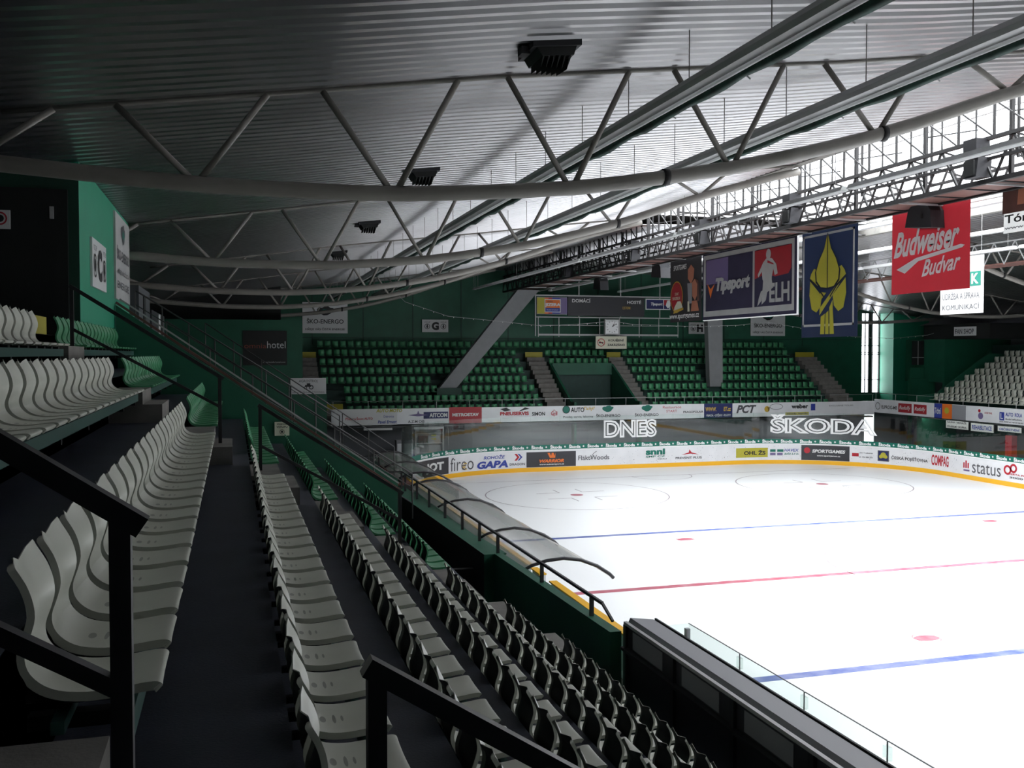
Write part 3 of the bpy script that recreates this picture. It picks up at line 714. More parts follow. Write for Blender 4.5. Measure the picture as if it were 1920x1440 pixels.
# boards and glass on the left side of the rink
lb = empty('rink_boards', 'dasher boards along the players benches with yellow top rail', 'rink boards', (-15.5, 0, 0))
for a, b_ in ((-11.6, -3.0), (-2.2, -1.4), (-.9, 18.6)):
    b = MB(); b.box(-.04, .08, a, b_, 0, 1.15); b.build('board_panel', M['board'], lb)
    b = MB(); b.box(-.10, .10, a, b_, 1.15, 1.19); o = b.build('top_rail', M['kick'], lb); o['label'] = 'yellow top rail'
b = MB(); b.box(-.04, .08, -30, -11.6, 0, 1.2); b.build('board_panel', M['board'], lb)
ng = empty('protective_glass', 'clear plexiglass screen standing on the near boards, upright post at its end', 'protective glass', (-15.2, 0, 0))
y = -9.95; k = 0
while y > -30:
    b = MB(); b.box(-.006, .006, y - 1.86, y - .012, 1.2, 1.965); b.build('glass_pane', M['glass'], ng)
    b = MB(); b.box(-.009, .009, y - 1.86, y - .012, 1.965, 1.975); b.build('top_edge', M['tgrey'], ng)
    b = MB(); b.box(-.008, .008, y - 1.875, y - 1.863, 1.2, 1.965); b.build('joint_strip', M['tgrey'], ng)
    b = MB(); b.box(-.02, .03, y - 1.93, y - 1.80, 1.72, 1.9); b.build('clamp', M['glass'], ng); y -= 1.875
b = MB(); b.box(-.04, .04, -9.95, -9.86, 1.1, 1.86); b.build('end_post', M['grayp'], ng)
b = MB(); b.box(-1.9, 0, -9.945, -9.935, 1.2, 1.96); b.build('return_pane', M['glass'], ng)
ng = empty('protective_glass', 'short clear screen with post before the far bench canopy', 'protective glass', (-15.2, 0, 0))
b = MB(); b.box(-.04, .04, 9.0, 9.08, 1.1, 1.86); b.build('end_post', M['grayp'], ng)
b = MB(); b.box(-1.8, 0, 9.03, 9.04, 1.2, 1.84); b.build('glass_pane', M['glass'], ng); b = MB(); b.box(-.006, .006, 9.1, 18.6, 1.2, 1.84); b.build('glass_pane', M['glass'], ng)
mb = MB(); mb.box(-17.1, -15.6, -30, 18.6, 0, .25); struct('floor', mb, M['conc'])
# ---- commentators' desk at the front of the near stand
dk = empty('commentary_desk', 'long grey desk with a windowed front before the near seats', 'desk', (-17.0, -11.4, 1.4))
L = -16.0
b = MB(); b.prism([(-.06, 1.08), (.0, 1.2), (.42, 1.14), (.46, 1.08), (.46, .95), (-.06, .95)], 'y', 0, L); b.build('desk_top', M['grayp'], dk)
b = MB(); b.box(-.16, -.10, L, -.1, 1.13, 1.18); b.build('front_rail', M['pipe2'], dk)
b = MB(); b.box(.44, .47, L, 0, .5, 1.16); b.build('back_edge', M['black'], dk)
b = MB(); b.box(-.12, -.09, L, 0, .0, 1.13); b.build('front_panel', M['darkg'], dk)
b = MB(); b.box(-.22, -.12, L, -.1, .72, .77); b.build('lower_rail', M['char'], dk)
for k in range(9):
    b = MB(); b.box(-.17, -.10, -.2 - k * 1.75, -.1 - k * 1.75, 0, 1.13); b.build('post', M['char'], dk)
    b = MB(); b.box(-.13, -.125, -1.5 - k * 1.75, -.4 - k * 1.75, .8, 1.08); b.build('window', M['grayp'], dk)

# ---------------------------------------------------------------- end stand: terrace, stairs, seats
EB = lambda j: 32.1 + .87 * j                    # back top of row j
EZ = lambda j: 3.85 + .575 * j - .42             # tip height
mb = MB()
for j in range(8):
    y0 = EB(j) - .45; z = EZ(j) - .45
    for x0, x1 in ((-18.1, -2.5), (2.15, 19.3)) if j < 5 else ((-18.1, 19.3),): mb.box(x0, x1, y0, y0 + .88 + (.9 if j == 7 else 0), 0, z, M['riser'])
struct('floor', mb, None)
cnt = 0; rest = []
for j in range(8):
    blocks = [(-18.0 if j > 2 else -16.75, -3.95, 'left'), (3.35, 17.4, 'right')]
    if j == 7: blocks = [(-18.0, 17.6, 'whole')]
    elif j >= 5: blocks.append((-2.45, 2.1, 'middle'))
    for a, b_, nm in blocks:
        nn = int((b_ - a) / .502)
        for k in range(nn):
            x = a + .25 + k * .502; y = EB(j) - .42; z = EZ(j)
            if j in (2, 3) and -10.75 < x < -9.4: continue
            if j >= 3 and j < 5 and 8.5 < x < 9.9: continue
            if j == 2 and 8.6 < x < 9.4: continue
            # seat faces -y; its tip lies .42 in front of the back
            item = (x, EB(j), z, j, k, nm)
            rest.append((x, y, z))
def seat_mass(pts, rz, m, lab):
    me = bpy.data.meshes.new('stadium_seats'); V = []; F = []; c, s_ = math.cos(rz), math.sin(rz); far = SM['green'][2]
    bv = [v.co.copy() for v in far.vertices]; bf = [list(p.vertices) for p in far.polygons]
    for x, y, z in pts:
        o = len(V); V += [(x + c * v.x - s_ * v.y, y + s_ * v.x + c * v.y, z + v.z) for v in bv]; F += [[i + o for i in f] for f in bf]
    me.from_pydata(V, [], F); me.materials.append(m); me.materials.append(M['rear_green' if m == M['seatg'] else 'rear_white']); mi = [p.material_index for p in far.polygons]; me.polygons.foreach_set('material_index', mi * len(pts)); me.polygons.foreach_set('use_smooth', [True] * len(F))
    o = bpy.data.objects.new('stadium_seats', me); C.objects.link(o); tag(o, lab, 'seats', kind='stuff')
seat_mass(rest, -PI / 2, M['seatg'], 'rows of green plastic seats filling the end stand')
def stairs(x0, x1, j0, j1, lab):
    r = MB(); y0 = EB(j0) - .45 - .55; z0 = EZ(j0) - .45
    nst = int((j1 - j0) * 2)
    for k in range(nst): r.box(x0, x1, y0 + k * .435, y0 + (k + 1) * .435 + .02, z0 - .3, z0 + .2875 * k + .02)
    o = r.build('stairs', M['conc']); tag(o, lab, 'stairs')
    r = MB(); r.box(x0, x1, y0 + nst * .435, y0 + nst * .435 + .05, z0 + .2875 * (nst - 1), z0 + .2875 * nst + .1); o = r.build('edge_marker', M['yellow']); tag(o, 'yellow marker topping the ' + lab.replace('grey concrete ', '').replace('at the ', ''), 'kerb')
stairs(-3.85, -2.6, 0, 7, 'grey concrete stairs left of the tunnel in the end stand')
stairs(2.2, 3.25, 0, 7, 'grey concrete stairs right of the tunnel in the end stand')
stairs(17.5, 19.1, 0, 7, 'grey concrete stairs at the right end of the end stand')
stairs(-19.2, -18.1, 3, 7, 'grey concrete stairs at the upper left corner of the end stand')
stairs(-18.0, -16.9, 0, 1.5, 'grey concrete stairs at the lower left corner of the end stand')
# tunnel mouth under row five
mb = MB()
for x in (-2.5, 2.0): mb.prism([(31.0, 0), (35.9, 0), (35.9, 6.3), (31.6, 3.9), (31.0, 3.9)], 'x', x, x + .15)
mb.box(-2.35, 2.0, 35.75, 35.9, 5.55, 6.35, M['green_pale'] if False else None)
struct('wall_tunnel', mb, M['green'])
mb = MB(); mb.box(-2.35, 2.0, 37.2, 37.3, 2.8, 6.2); struct('wall_tunnel', mb, M['green_dark'])
mb = MB(); mb.box(-1.5, -.1, 37.12, 37.2, 2.9, 5.5, M['black']); mb.box(.7, 1.5, 37.12, 37.2, 3.4, 5.3, M['darkg']); struct('door_2', mb, None)
mb = MB(); mb.box(-2.35, 2.0, 31.0, 37.2, 2.6, 2.9); struct('floor', mb, M['slab'])
mb = MB(); mb.box(-18, 19.3, 31.5, 31.6, 0, 2.6); struct('wall_concourse', mb, M['concw'])
mb = MB(); mb.box(-16.8, 19.3, 30.4, 30.95, 2.60, 2.70); struct('ceiling', mb, M['darkg'])
# fascia with sponsor panels
FE = Face((0, 30.28, 0), (1, 0, 0), (0, -1, 0)); fz0, fz1 = 2.80, 3.72
fa = empty('sponsor_fascia', 'white sponsor fascia along the front edge of the end stand', 'fascia', (0, 0, 0))
b = MB(); b.box(-17.8, 19.3, 30.28, 30.40, fz0, fz1); b.build('panel', M['board'], fa)
b = MB()
rect(b, FE, -17.75, -13.95, fz0 - .02, fz1 + .02, M['white'], .03, .02); rect(b, FE, -8.76 - 2.03, -8.76, fz0 - .02, fz1 + .04, M['redm'], .02)
rect(b, FE, -12.35, -10.85, 3.10, 3.50, M['navy']); rect(b, FE, 6.25, 8.32, fz0, fz1, M['navy']); rect(b, FE, 12.3, 14.1, 2.85, 3.05, M['tyel']); rect(b, FE, 14.26, 14.6, 3.15, 3.6, M['tblue'])
disc(b, FE, -3.3, 3.5, .24, M['tgreen']); ring(b, FE, -3.3, 3.5, .25, .04, M['tblack']); blob(b, FE, -.5, 3.5, .38, M['tgreen'], M['strip']); blob(b, FE, 2.2, 3.5, .38, M['tgreen'], M['strip'])
shape(b, FE, [(-13.3, 3.32), (-12.75, 3.40), (-12.68, 3.6), (-12.6, 3.4), (-12.0 + -.05, 3.32), (-12.6, 3.25), (-12.75, 3.25)], M['purple']); ring(b, FE, -4.1, 3.3, .22, .03, M['tred'], n=4)
shape(b, FE, [(-7.6, 3.6), (-7.2, 3.68), (-6.9, 3.52), (-7.3, 3.45)], M['tblack']); shape(b, FE, [(-6.4, 3.45), (-6.0, 3.68), (-5.7, 3.6), (-6.2, 3.48)], M['tblack']); disc(b, FE, 10.9, 3.3, .2, M['tgold']); ring(b, FE, 11.6, 3.45, .5, .03, M['tgrey'], rz=.2)
build_split(b, 'sponsor_print', fa)
def ft(t, u0, u1, z0, z1, m, **k): text(FE, t, u0, u1, z0, z1, m, fa, **k)
ft('Přivest a Švorc AUTO', -17.0, -15.4, 3.10, 3.27, M['tred'], off=.045); disc(b, FE, 0, 0, .01, M['tblue'])
ft('AUTO MOTO', -15.2, -13.65, 3.52, 3.72, M['tyel'], off=.045, bold=.04, shear=.2); ft('Dobrovice', -14.75, -14.15, 3.20, 3.36, M['tblue'], off=.045, bold=0); ft('Pavel Ernest', -15.1, -13.98, 2.86, 3.05, M['tblue'], off=.045, shear=.2)
ft('A.Z.M OIS', -13.3, -12.3, 2.86, 3.02, M['tgrey']); ft('AITCOM', -12.0, -10.9, 3.17, 3.43, M['twhite'], bold=.04); ft('METROSTAV', -10.6, -8.95, 3.20, 3.40, M['twhite'], bold=.05, off=.03)
ft('PNEUSERVIS', -7.6, -5.75, 3.20, 3.42, M['tred'], bold=.05); ft('SIMON', -5.55, -4.7, 3.15, 3.38, M['tblack'], bold=.03); ft('Gril', -4.3, -3.9, 3.15, 3.4, M['tred'])
ft('AUTO', -3.0, -2.1, 3.32, 3.62, M['tblack'], bold=.03); ft('Tichý!', -2.15, -1.4, 3.38, 3.66, M['tgold'], shear=.3); ft('Prodej, servis, lakovna', -3.5, -1.5, 2.93, 3.10, M['tgrey'])
ft('ŠKO-ENERGO', -1.3, .35, 2.98, 3.20, M['tblack']); ft('ŠKO-ENERGO', 1.35, 3.0, 2.98, 3.20, M['tblack']); ft('Restaurace', 3.3, 4.6, 3.46, 3.62, M['tred'], bold=0); ft('START', 3.55, 4.3, 3.2, 3.36, M['tred'], bold=0)
ft('PRAGOPOLAIR', 4.75, 6.2, 3.14, 3.28, M['tblack']); ft('WWW.        ET.cz', 6.35, 8.2, 3.22, 3.5, M['tgold'], bold=.03, shear=.1); ft('VRATA • STĚNY • PLOTY', 6.4, 8.2, 2.88, 3.06, M['twhite'])
ft('PCT', 8.6, 10.1, 3.05, 3.6, M['tgrey'], bold=.04, shear=.3); ft('T', 10.9, 11.15, 3.15, 3.4, M['tblack']); ft('weber', 12.75, 14.05, 3.30, 3.6, M['tblack'], bold=.04); ft('zásady, lepidla', 12.4, 14.0, 2.88, 3.02, M['tblack']); ft('EXCLUSIVE TOURS', 15.7, 17.6, 3.40, 3.50, M['tgrey'], bold=0)
gr = empty('guard_rail', 'thin steel guard rail above the fascia of the end stand', 'railing', (0, 30.34, 3.72))
b = MB(); b.tube([(-17.8, 0, .46), (19.3, 0, .46)], .02, 6); b.build('top_rail', M['pipe2'], gr)
for k in range(19):
    b = MB(); b.tube([(-17.7 + 2.05 * k, 0, 0), (-17.7 + 2.05 * k, 0, .46)], .018, 6); b.build('post', M['pipe2'], gr)
# concourse behind the glass: kiosks, and a glowing panel for a reflection
ks = empty('drinks_kiosk', 'small lit kiosk with shelves behind the glass under the left end of the end stand', 'kiosk', (-12.6, 31.2, 0))
b = MB(); b.box(-.1, .0, 0, .25, 0, 2.6); b.box(1.6, 1.7, 0, .25, 0, 2.6); b.box(0, 1.6, .2, .25, 0, 2.6); b.build('frame', M['pipe2'], ks)
for z in (.3, .9, 1.5, 2.1):
    b = MB(); b.box(0, 1.6, 0, .22, z, z + .04); b.build('shelf', M['white'], ks)
b = MB(); b.box(.9, 1.2, -.02, 0, 1.75, 1.85, M['tyel']); b.box(.9, 1.2, -.02, 0, 1.95, 2.05, M['tyel']); b.box(.1, .7, -.02, 0, 1.55, 2.0, M['rust']); b.build('display', None, ks)
for x0, x1, lab in ((-15.9, -14.2, 'left'), (-12.9, -11.1, 'right')):
    b = MB(); b.box(x0, x1, 30.5, 30.56, 2.45, 2.72); tag(b.build('hanging_sign', M['white']), f'small white hanging sign under the fascia, the {lab} one of two above the kiosk', 'sign')
c2 = empty('drinks_cooler', 'white advertising cooler behind the far left corner glass', 'cooler', (-13.6, 29.9, 0)); b = MB(); b.box(-.5, .5, -.3, .3, 0, 1.9); b.build('body', M['grayp'], c2); b = MB(); b.box(-.45, .45, -.33, -.3, .4, 1.7); b.build('door', M['board'], c2)
mb = MB(); mb.box(19.3, 23.0, 31.5, 31.6, 0, 2.9); struct('wall_concourse', mb, M['concw'])
refl = bpy.data.materials.new('glowing reflection stand-in'); refl.use_nodes = True; q = refl.node_tree.nodes['Principled BSDF']; q.inputs['Emission Color'].default_value = (.93, .97, 1, 1); q.inputs['Emission Strength'].default_value = 1.6
mb = MB(); mb.box(19.35, 20.15, 31.46, 31.5, .1, 2.7, refl); mb.box(19.30, 19.35, 31.42, 31.5, 0, 2.8, M['pipe2']); mb.box(20.15, 20.2, 31.42, 31.5, 0, 2.8, M['pipe2']); struct('reflection_panel', mb, None)  # made-up glowing panel with side bars, stands for a reflection in the glass

# ---------------------------------------------------------------- right stand
FR = Face((19.3, 0, 0), (0, -1, 0), (-1, 0, 0))
fb = empty('sponsor_fascia', 'white sponsor fascia along the front edge of the right stand', 'fascia')
b = MB(); b.box(19.3, 19.42, -30, 30.28, 2.95, 3.86); b.build('panel', M['board'], fb)
b = MB(); U = lambda y: -y
rect(b, FR, -27.8, -26.5, 3.10, 3.70, M['redm']); rect(b, FR, -26.3, -25.1, 3.10, 3.70, M['redm'])
rect(b, FR, -24.4, -23.7, 2.95, 3.86, M['tblue']); rect(b, FR, -23.7, -22.85, 2.95, 3.86, M['torange']); disc(b, FR, -23.3, 3.45, .2, M['tyel']); rect(b, FR, -22.85, -21.7, 2.95, 3.84, M['grayp']); ring(b, FR, -29.9, 3.4, .25, .04, M['tblack'])
rect(b, FR, -19.05, -18.7, 3.15, 3.62, M['tblue']); disc(b, FR, -20.5, 3.3, .2, M['purple']); disc(b, FR, -20.6, 3.6, .1, M['tred']); build_split(b, 'sponsor_print', fb)
def rt(t, u0, u1, z0, z1, m, **k): text(FR, t, u0, u1, z0, z1, m, fb, **k)
rt('ELPROG-MB', -29.5, -27.9, 3.25, 3.48, M['tblack'], bold=.02); rt('Rudolfy', -27.7, -26.6, 3.22, 3.55, M['twhite'], shear=.3); rt('Rudolfy', -26.2, -25.2, 3.22, 3.55, M['twhite'], shear=.3)
rt('7dní', -24.35, -23.8, 3.2, 3.6, M['twhite']); rt('AUTO  KOLA', -18.6, -17.4, 3.40, 3.62, M['tblue'], bold=.03); rt('školní střediska', -18.6, -17.4, 3.2, 3.3, M['tgrey']); rt('JUDR. PAVLÍK tel. +420 602 462 452', -19.05, -17.3, 3.02, 3.12, M['tblack']); rt('COOLER TRAVEL', -20.2, -19.6, 3.45, 3.55, M['tred']); rt('L', -18.97, -18.78, 3.22, 3.55, M['twhite'])
gr = empty('guard_rail', 'thin steel guard rail above the fascia of the right stand', 'railing', (19.36, 0, 3.86)); b = MB(); b.tube([(0, -20, .42), (0, 30.3, .42)], .02, 6); b.build('top_rail', M['pipe2'], gr)
for k in range(24):
    b = MB(); b.tube([(0, 30.2 - 2.05 * k, 0), (0, 30.2 - 2.05 * k, .42)], .018, 6); b.build('post', M['pipe2'], gr)
RZs = lambda k: 4.43 + .40 * k - .42; RXs = lambda k: 20.9 + .80 * k
mb = MB()
for k in range(9): mb.box(RXs(k) - .45, RXs(k) + .37, -30, 26.6, 2.9, RZs(k) - .4)
mb.box(19.42, 20.5, -30, 30.3, 2.9, 3.2); mb.box(28.0, 29.6, -30, 30, 0, 7.6); struct('floor', mb, M['riser'])
rs = []
for k in range(8):
    for i in range(17):
        y = 26.1 - .47 * i - (.0 if k == 0 else 0)
        rs.append((RXs(k) - .42, y, RZs(k)))
seat_mass(rs, PI, M['seatw'], 'rows of white plastic seats filling the right stand')
mb = MB(); P = [(20.2, 0), (29.6, 0), (29.6, 9.6), (26.2, 8.2), (24.4, 8.0), (20.6, 4.2), (20.2, 4.2)]; 
mb = MB(); mb.prism([(20.0, 0), (29.6, 0), (29.6, 7.0), (25.6, 7.0), (21.5, 4.4), (20.0, 4.2)], 'y', 26.7, 26.85); struct('wall_parapet', mb, M['green'])
mb = MB(); mb.prism([(22.6, 3.0), (24.6, 3.0), (24.6, 5.2), (22.6, 5.2)], 'y', 30.6, 31.0); 
mb.box(24.0, 29.6, 29.0, 29.2, 0, 8.0); mb.box(22.8, 24.0, 31.0, 31.2, 0, 6.0); mb.box(24.0, 24.15, 29.2, 33.0, 5.0, 8.0)
struct('wall_right', mb, M['green'])
mb = MB(); mb.box(22.9, 23.9, 30.96, 31.0, 6.2, 7.9, M['black']); mb.box(23.38, 23.42, 30.94, 30.96, 6.2, 7.9, M['pipe2']); mb.box(22.9, 23.9, 30.94, 30.96, 6.7, 6.74, M['pipe2']); struct('window_2', mb, None)
fs = empty('fan_shop', 'dark fan shop kiosk with white name board above the right stand', 'kiosk', (24.0, 29.0, 8.0))
b = MB(); b.box(-.1, 4.5, -4.2, 2.0, 0, 1.0); b.build('body', M['black'], fs)
b = MB(); b.box(-.14, -.1, -3.0, -1.0, .2, .8); b.build('name_board', M['white'], fs); b = MB(); b.prism([(-.3, 1.0), (2.0, 1.6), (4.5, 1.0)], 'y', -4.4, 2.2); b.build('roof', M['darkg'], fs)
text(Face((23.84, 0, 0), (0, -1, 0), (-1, 0, 0)), 'FAN SHOP', -27.85, -26.15, 8.32, 8.66, M['tgrey'], None, name='lettering').parent = fs
for ch in fs.children:
    if ch.name.startswith('lettering'): ch.matrix_parent_inverse = Matrix.Translation((-24.0, -29.0, -8.0))
# concourse signs under the right stand
mb = MB(); mb.box(23.0, 23.2, -30, 38.9, 0, 2.9); struct('wall_right', mb, M['darkg'])
for (ya, yb, z0, z1, lines, lab) in ((25.9, 23.95, 2.15, 2.70, ['SAUNA • MASÁŽE', 'SOLÁRIUM • SKUPINA'], 'white two-line sauna and massage sign under the right stand'), (23.7, 21.85, 2.12, 2.62, ['REHABILITACE'], 'white rehabilitation sign under the right stand'), (21.5, 19.7, 2.28, 2.6, ['OBČERSTVENÍ'], 'pale refreshments sign under the right stand')):
    s_ = empty('hanging_sign', lab, 'sign', (0, 0, 0)); b = MB(); b.box(21.5, 21.55, yb, ya, z0, z1); b.build('board', M['white'], s_)
    hh = (z1 - z0) / len(lines)
    for q, t in enumerate(lines): text(Face((21.5, 0, 0), (0, -1, 0), (-1, 0, 0)), t, -ya + .12, -yb - .12, z1 - (q + 1) * hh + hh * .22, z1 - q * hh - hh * .22, M['tblue' if len(lines) < 2 else 'tgrey'], s_)
b = MB(); b.box(20.1, 20.32, 16.0, 27.0, 2.78, 2.92); tag(b.build('added_lamp_housing', M['pipe2']), 'long steel housing of the added unseen lamp under the right stand', 'lamp')  # unseen housing, added to go with the sign lamp
b = MB(); b.box(21.6, 22.0, 20.5, 21.0, 0, 2.05); tag(b.build('red_cooler', M['redm']), 'red drinks cooler standing under the right stand', 'cooler')

# ---------------------------------------------------------------- tall window at the far right
wn = MB()
for x in (24.6, 24.95, 25.28, 25.62, 26.24): wn.box(x, x + .05 + (.24 if abs(x - 25.28) < .01 else 0), 38.95, 39.05, 3.86, 10.25)
for z in (3.86, 4.9, 6.9, 7.05, 7.6, 9.6, 10.2, 10.5): wn.box(24.6, 26.3, 38.93, 39.07, z, z + .06)
for x in (24.6, 25.2, 26.22): wn.box(x, x + .04, 38.95, 39.05, 10.5, 11.75)
wn.box(24.6, 26.3, 38.9, 39.05, 10.25, 10.5, M['green_dark'])
wn.mats = [M['dark'], M['green_dark']]; wn.m = [0] * (len(wn.f) - 6) + [1] * 6
struct('window_3', wn, None)
wn = MB(); wn.poly([(24.6, 39.1, 3.86), (26.3, 39.1, 3.86), (26.3, 39.1, 11.75), (24.6, 39.1, 11.75)], [(0, 1, 2, 3)]); struct('window_3', wn, M['winlit'])
# reflection in the right corner glass: the glowing panel of the concourse
# ---------------------------------------------------------------- pylon legs in the end stand
def leg(x0, x1, z0, X0, X1, z1, y, lab):
    mb = MB(); Q = []
    for yy in (y, y + .55):
        Q += [(x0, yy, z0), (x1, yy, z0), (X1, yy, z1), (X0, yy, z1)]
    mb.poly(Q, [(0, 1, 2, 3), (7, 6, 5, 4), (0, 3, 7, 4), (1, 5, 6, 2), (3, 2, 6, 7), (0, 4, 5, 1)]); o = mb.build('roof_column', M['column']); tag(o, lab, 'column')
leg(-10.75, -9.65, 4.7, -5.45, -4.0, 11.15, 33.6, 'pale grey concrete column leaning right up to the lighting gantry')
leg(8.65, 9.65, 4.7, 8.3, 9.55, 12.5, 34.0, 'pale grey concrete column standing upright in the end stand')
cb = MB(); cb.box(-10.9, -9.3, 33.3, 34.3, 3.5, 4.8); tag(cb.build('column_plinth', M['green_dark']), 'green plinth at the foot of the leaning column', 'plinth')

# ---------------------------------------------------------------- roof trusses
def truss(y, side, lab):
    r = empty('roof_truss', lab, 'truss', (side * 16, y, roofz(16)))
    o = Vector((side * 16, y, roofz(16)))
    xs = [6.5 + 23.3 * k / 26 for k in range(27)]
    def bz(x): # smooth lower chord
        return (interp(max(6.5, x - .8), BX, BZ) + 2 * interp(x, BX, BZ) + interp(x + .8, BX, BZ)) / 4
    b = MB(); b.tube([Vector((side * x, y, bz(x))) - o for x in xs], .115, 12); b.build('lower_chord', M['pipe'], r)
    b = MB(); b.tube([Vector((side * x, y, interp(x, RX, RZ) - .02)) - o for x in RX[:-1]], .035, 8); b.build('upper_chord', M['pipe'], r)
    k = 0
    for x in [26.55 - 2.78 * q for q in range(7)]:
        for dx in (-1.30, .92) if side < 0 else (-1.30, .92):
            xt = x + (dx if side > 0 else -dx) * 1.0
            xt = x - dx if False else x + (1.02 if dx > 0 else -.98)
            if xt > 28.5 or xt < 7: continue
            z1 = interp(xt, RX, RZ) - .03; z0 = bz(x) + .08
            if z1 - z0 < .35: continue
            b = MB(); b.tube([Vector((side * (x + (.07 if dx > 0 else -.07)), y, z0)) - o, Vector((side * xt, y, z1)) - o], .048, 8); b.build('diagonal', M['pipe'], r)
    for x in (16.6, 12.5):
        b = MB(); b.tube([Vector((side * (x - .05), y, bz(x))) - o, Vector((side * (x + .05), y, bz(x))) - o], .135, 12); b.build('joint_sleeve', M['dark'], r)
for i, y in enumerate((-11.8, 0, 11.8, 23.6, 35.4)):
    nm = ['nearest', 'second nearest', 'third', 'fourth', 'farthest'][i]
    truss(y, -1, f'{nm} curved grey pipe truss under the left half of the roof')
    truss(y, 1, f'{nm} curved grey pipe truss under the right half of the roof')
# ---------------------------------------------------------------- roof-hung trays, gantry, lamp strips
def tray(x, z, y0, y1, lab):
    r = empty('cable_tray', lab, 'cable tray', (x, y0, z)); L_ = y1 - y0
    b = MB(); b.prism([(-.19, .15), (-.14, .24), (.12, .24), (.17, .16), (.14, .06), (.0, .04), (-.15, .09)], 'y', 0, L_); b.build('trough', M['pipe2'], r)
    b = MB(); b.tube([(-.03, 0, .03), (-.03, L_, .03)], .03, 8); b.build('lamp_tube', M['lampw'], r)
    b = MB(); n = int(L_ / .5); Q = []
    for i in range(n + 1):
        t = L_ * i / n; dz = .03 * math.sin(i * 1.7) + random.uniform(-.02, .02)
        Q += [(.05, t, .05), (.07, t, -.01 + dz * .4), (.14, t, -.03 + dz * .7), (.20, t, .07)]
    b.poly(Q, [(4 * i + k, 4 * i + k + 1, 4 * i + k + 5, 4 * i + k + 4) for i in range(n) for k in range(3)], None, True); o = b.build('netting', M['netg'], r); o['label'] = 'rolled dark green netting'
    y = 1.2
    while y < L_:
        b = MB(); b.tube([(0, y, .22), (0, y, roofz(x) - z + .02)], .008, 5); b.build('hanger_rod', M['pipe'], r)
        b = MB(); b.bar((-.0, y + .8, .09), (.19, y + .8, -.04), .015, .015); b.build('strap', M['pipe2'], r); y += 2.12
tray(-17.15, 10.5, -34, 37.5, 'grey metal tray with rolled green netting hung along the left roof slope')
tray(-14.27, 10.7, -34, 37.5, 'grey metal tray with rolled green netting, the one nearer the roof light')
# gantry: lattice walkway along the middle of the hall
g = empty('lighting_gantry', 'dark steel lattice gantry with red-brown walkway along the hall below the roof light', 'gantry', (-4.65, 0, 11.25))
GY0, GY1 = -33.0, 37.6
b = MB(); b.box(-.65, .65, GY0, GY1, 0, .05); o = b.build('walkway', M['rust'], g)
for x in (-.65, .65):
    for z, t in ((.0, .12), (.55, .07), (1.05, .09), (1.95, .07)):
        if x > 0 and z > 1.1: continue
        b = MB(); b.bar((x, GY0, z), (x, GY1, z), t, t); b.build('chord', M['dark'], g)
b = MB(); y = GY0; k = 0
while y < GY1 - 1:
    b.bar((-.65, y, 0), (-.65, y + .6, 1.05), .05); b.bar((-.65, y + .6, 1.05), (-.65, y + 1.2, 0), .05)
    b.bar((.65, y, 0), (.65, y + .6, 1.05), .045); b.bar((.65, y + .6, 1.05), (.65, y + 1.2, 0), .045)
    for q in (0, .6): b.bar((-.65, y + q, 1.05), (-.65, y + q, 1.95), .03 if q else .05)
    b.bar((-.65, y, 1.05), (-.65, y + 1.2, 1.95), .035); b.bar((.65, y, .55), (-.65, y + .6, 1.05), .04)
    b.bar((-.65, y, .0), (.65, y, .0), .06); y += 1.2
b.build('lattice', M['dark'], g)
b = MB(); y = GY0 + 1
while y < GY1: b.bar((-.7, y, -.05), (1.25, y, -.05), .05, .05); y += 3.2
b.bar((1.2, GY0, -.05), (1.2, GY1, -.05), .03); b.build('outrigger', M['pipe2'], g)
y = GY0 + 2
while y < GY1:
    b = MB(); b.bar((-.5, y, .0), (-.5, y, 2.15), .09); b.bar((-.3, y, .5), (-.3, y, 2.15), .05); b.bar((-.5, y, 1.6), (.5, y - .8, 1.7), .03); b.build('hanger', M['dark'], g); y += 3.0
for k, (y, z) in enumerate(((-6.2, .6), (2.0, .55), (8.3, .55), (15.0, .5), (24, .5))):
    s_ = empty('loudspeaker', f'dark box loudspeaker fixed upright on the gantry, {ORD[k + 1]} from the near end', 'loudspeaker', (-5.45, y, 11.25 + z - .6), 'loudspeakers on the gantry')
    b = MB(); b.prism([(-.22, .1), (.22, .1), (.26, .6), (-.15, .6)], 'y', -.22, .22); b.build('cabinet', M['spk'], s_); b = MB(); b.prism([(-.22, .65), (.22, .65), (.18, 1.05), (-.22, 1.05)], 'y', -.22, .22); b.build('cabinet', M['spk'], s_)
    b = MB(); b.box(-.25, -.205, -.17, .17, .15, .52); b.build('grille', M['black'], s_)
for k, (x, y) in enumerate(((-3.95, -2.75), (-3.7, 15.8), (-3.3, 24.5), (6.5, -5.2))):
    s_ = empty('loudspeaker', ['dark grey wedge loudspeaker hanging before the red beer banner', 'dark wedge loudspeaker hanging beyond the black sports banner', 'dark wedge loudspeaker hanging near the end of the gantry', 'dark loudspeaker hanging right of the red banner'][k], 'loudspeaker', (x - (.15 if k == 0 else 0), y, 10.55))
    b = MB(); b.prism([(-.55, 0), (.55, .12), (.42, .62), (.15, .80), (-.25, .80), (-.50, .50)], 'x', -.25, .25); b.build('cabinet', M['spk'], s_)
    b = MB(); b.bar((0, -.2, .7), (0, -.2, 1.0), .04); b.bar((0, .2, .7), (0, .2, 1.0), .04); b.build('bracket', M['black'], s_)
    b = MB(); b.box(-.26, -.25, -.22, -.12, .3, .42); b.build('port', M['black'], s_)
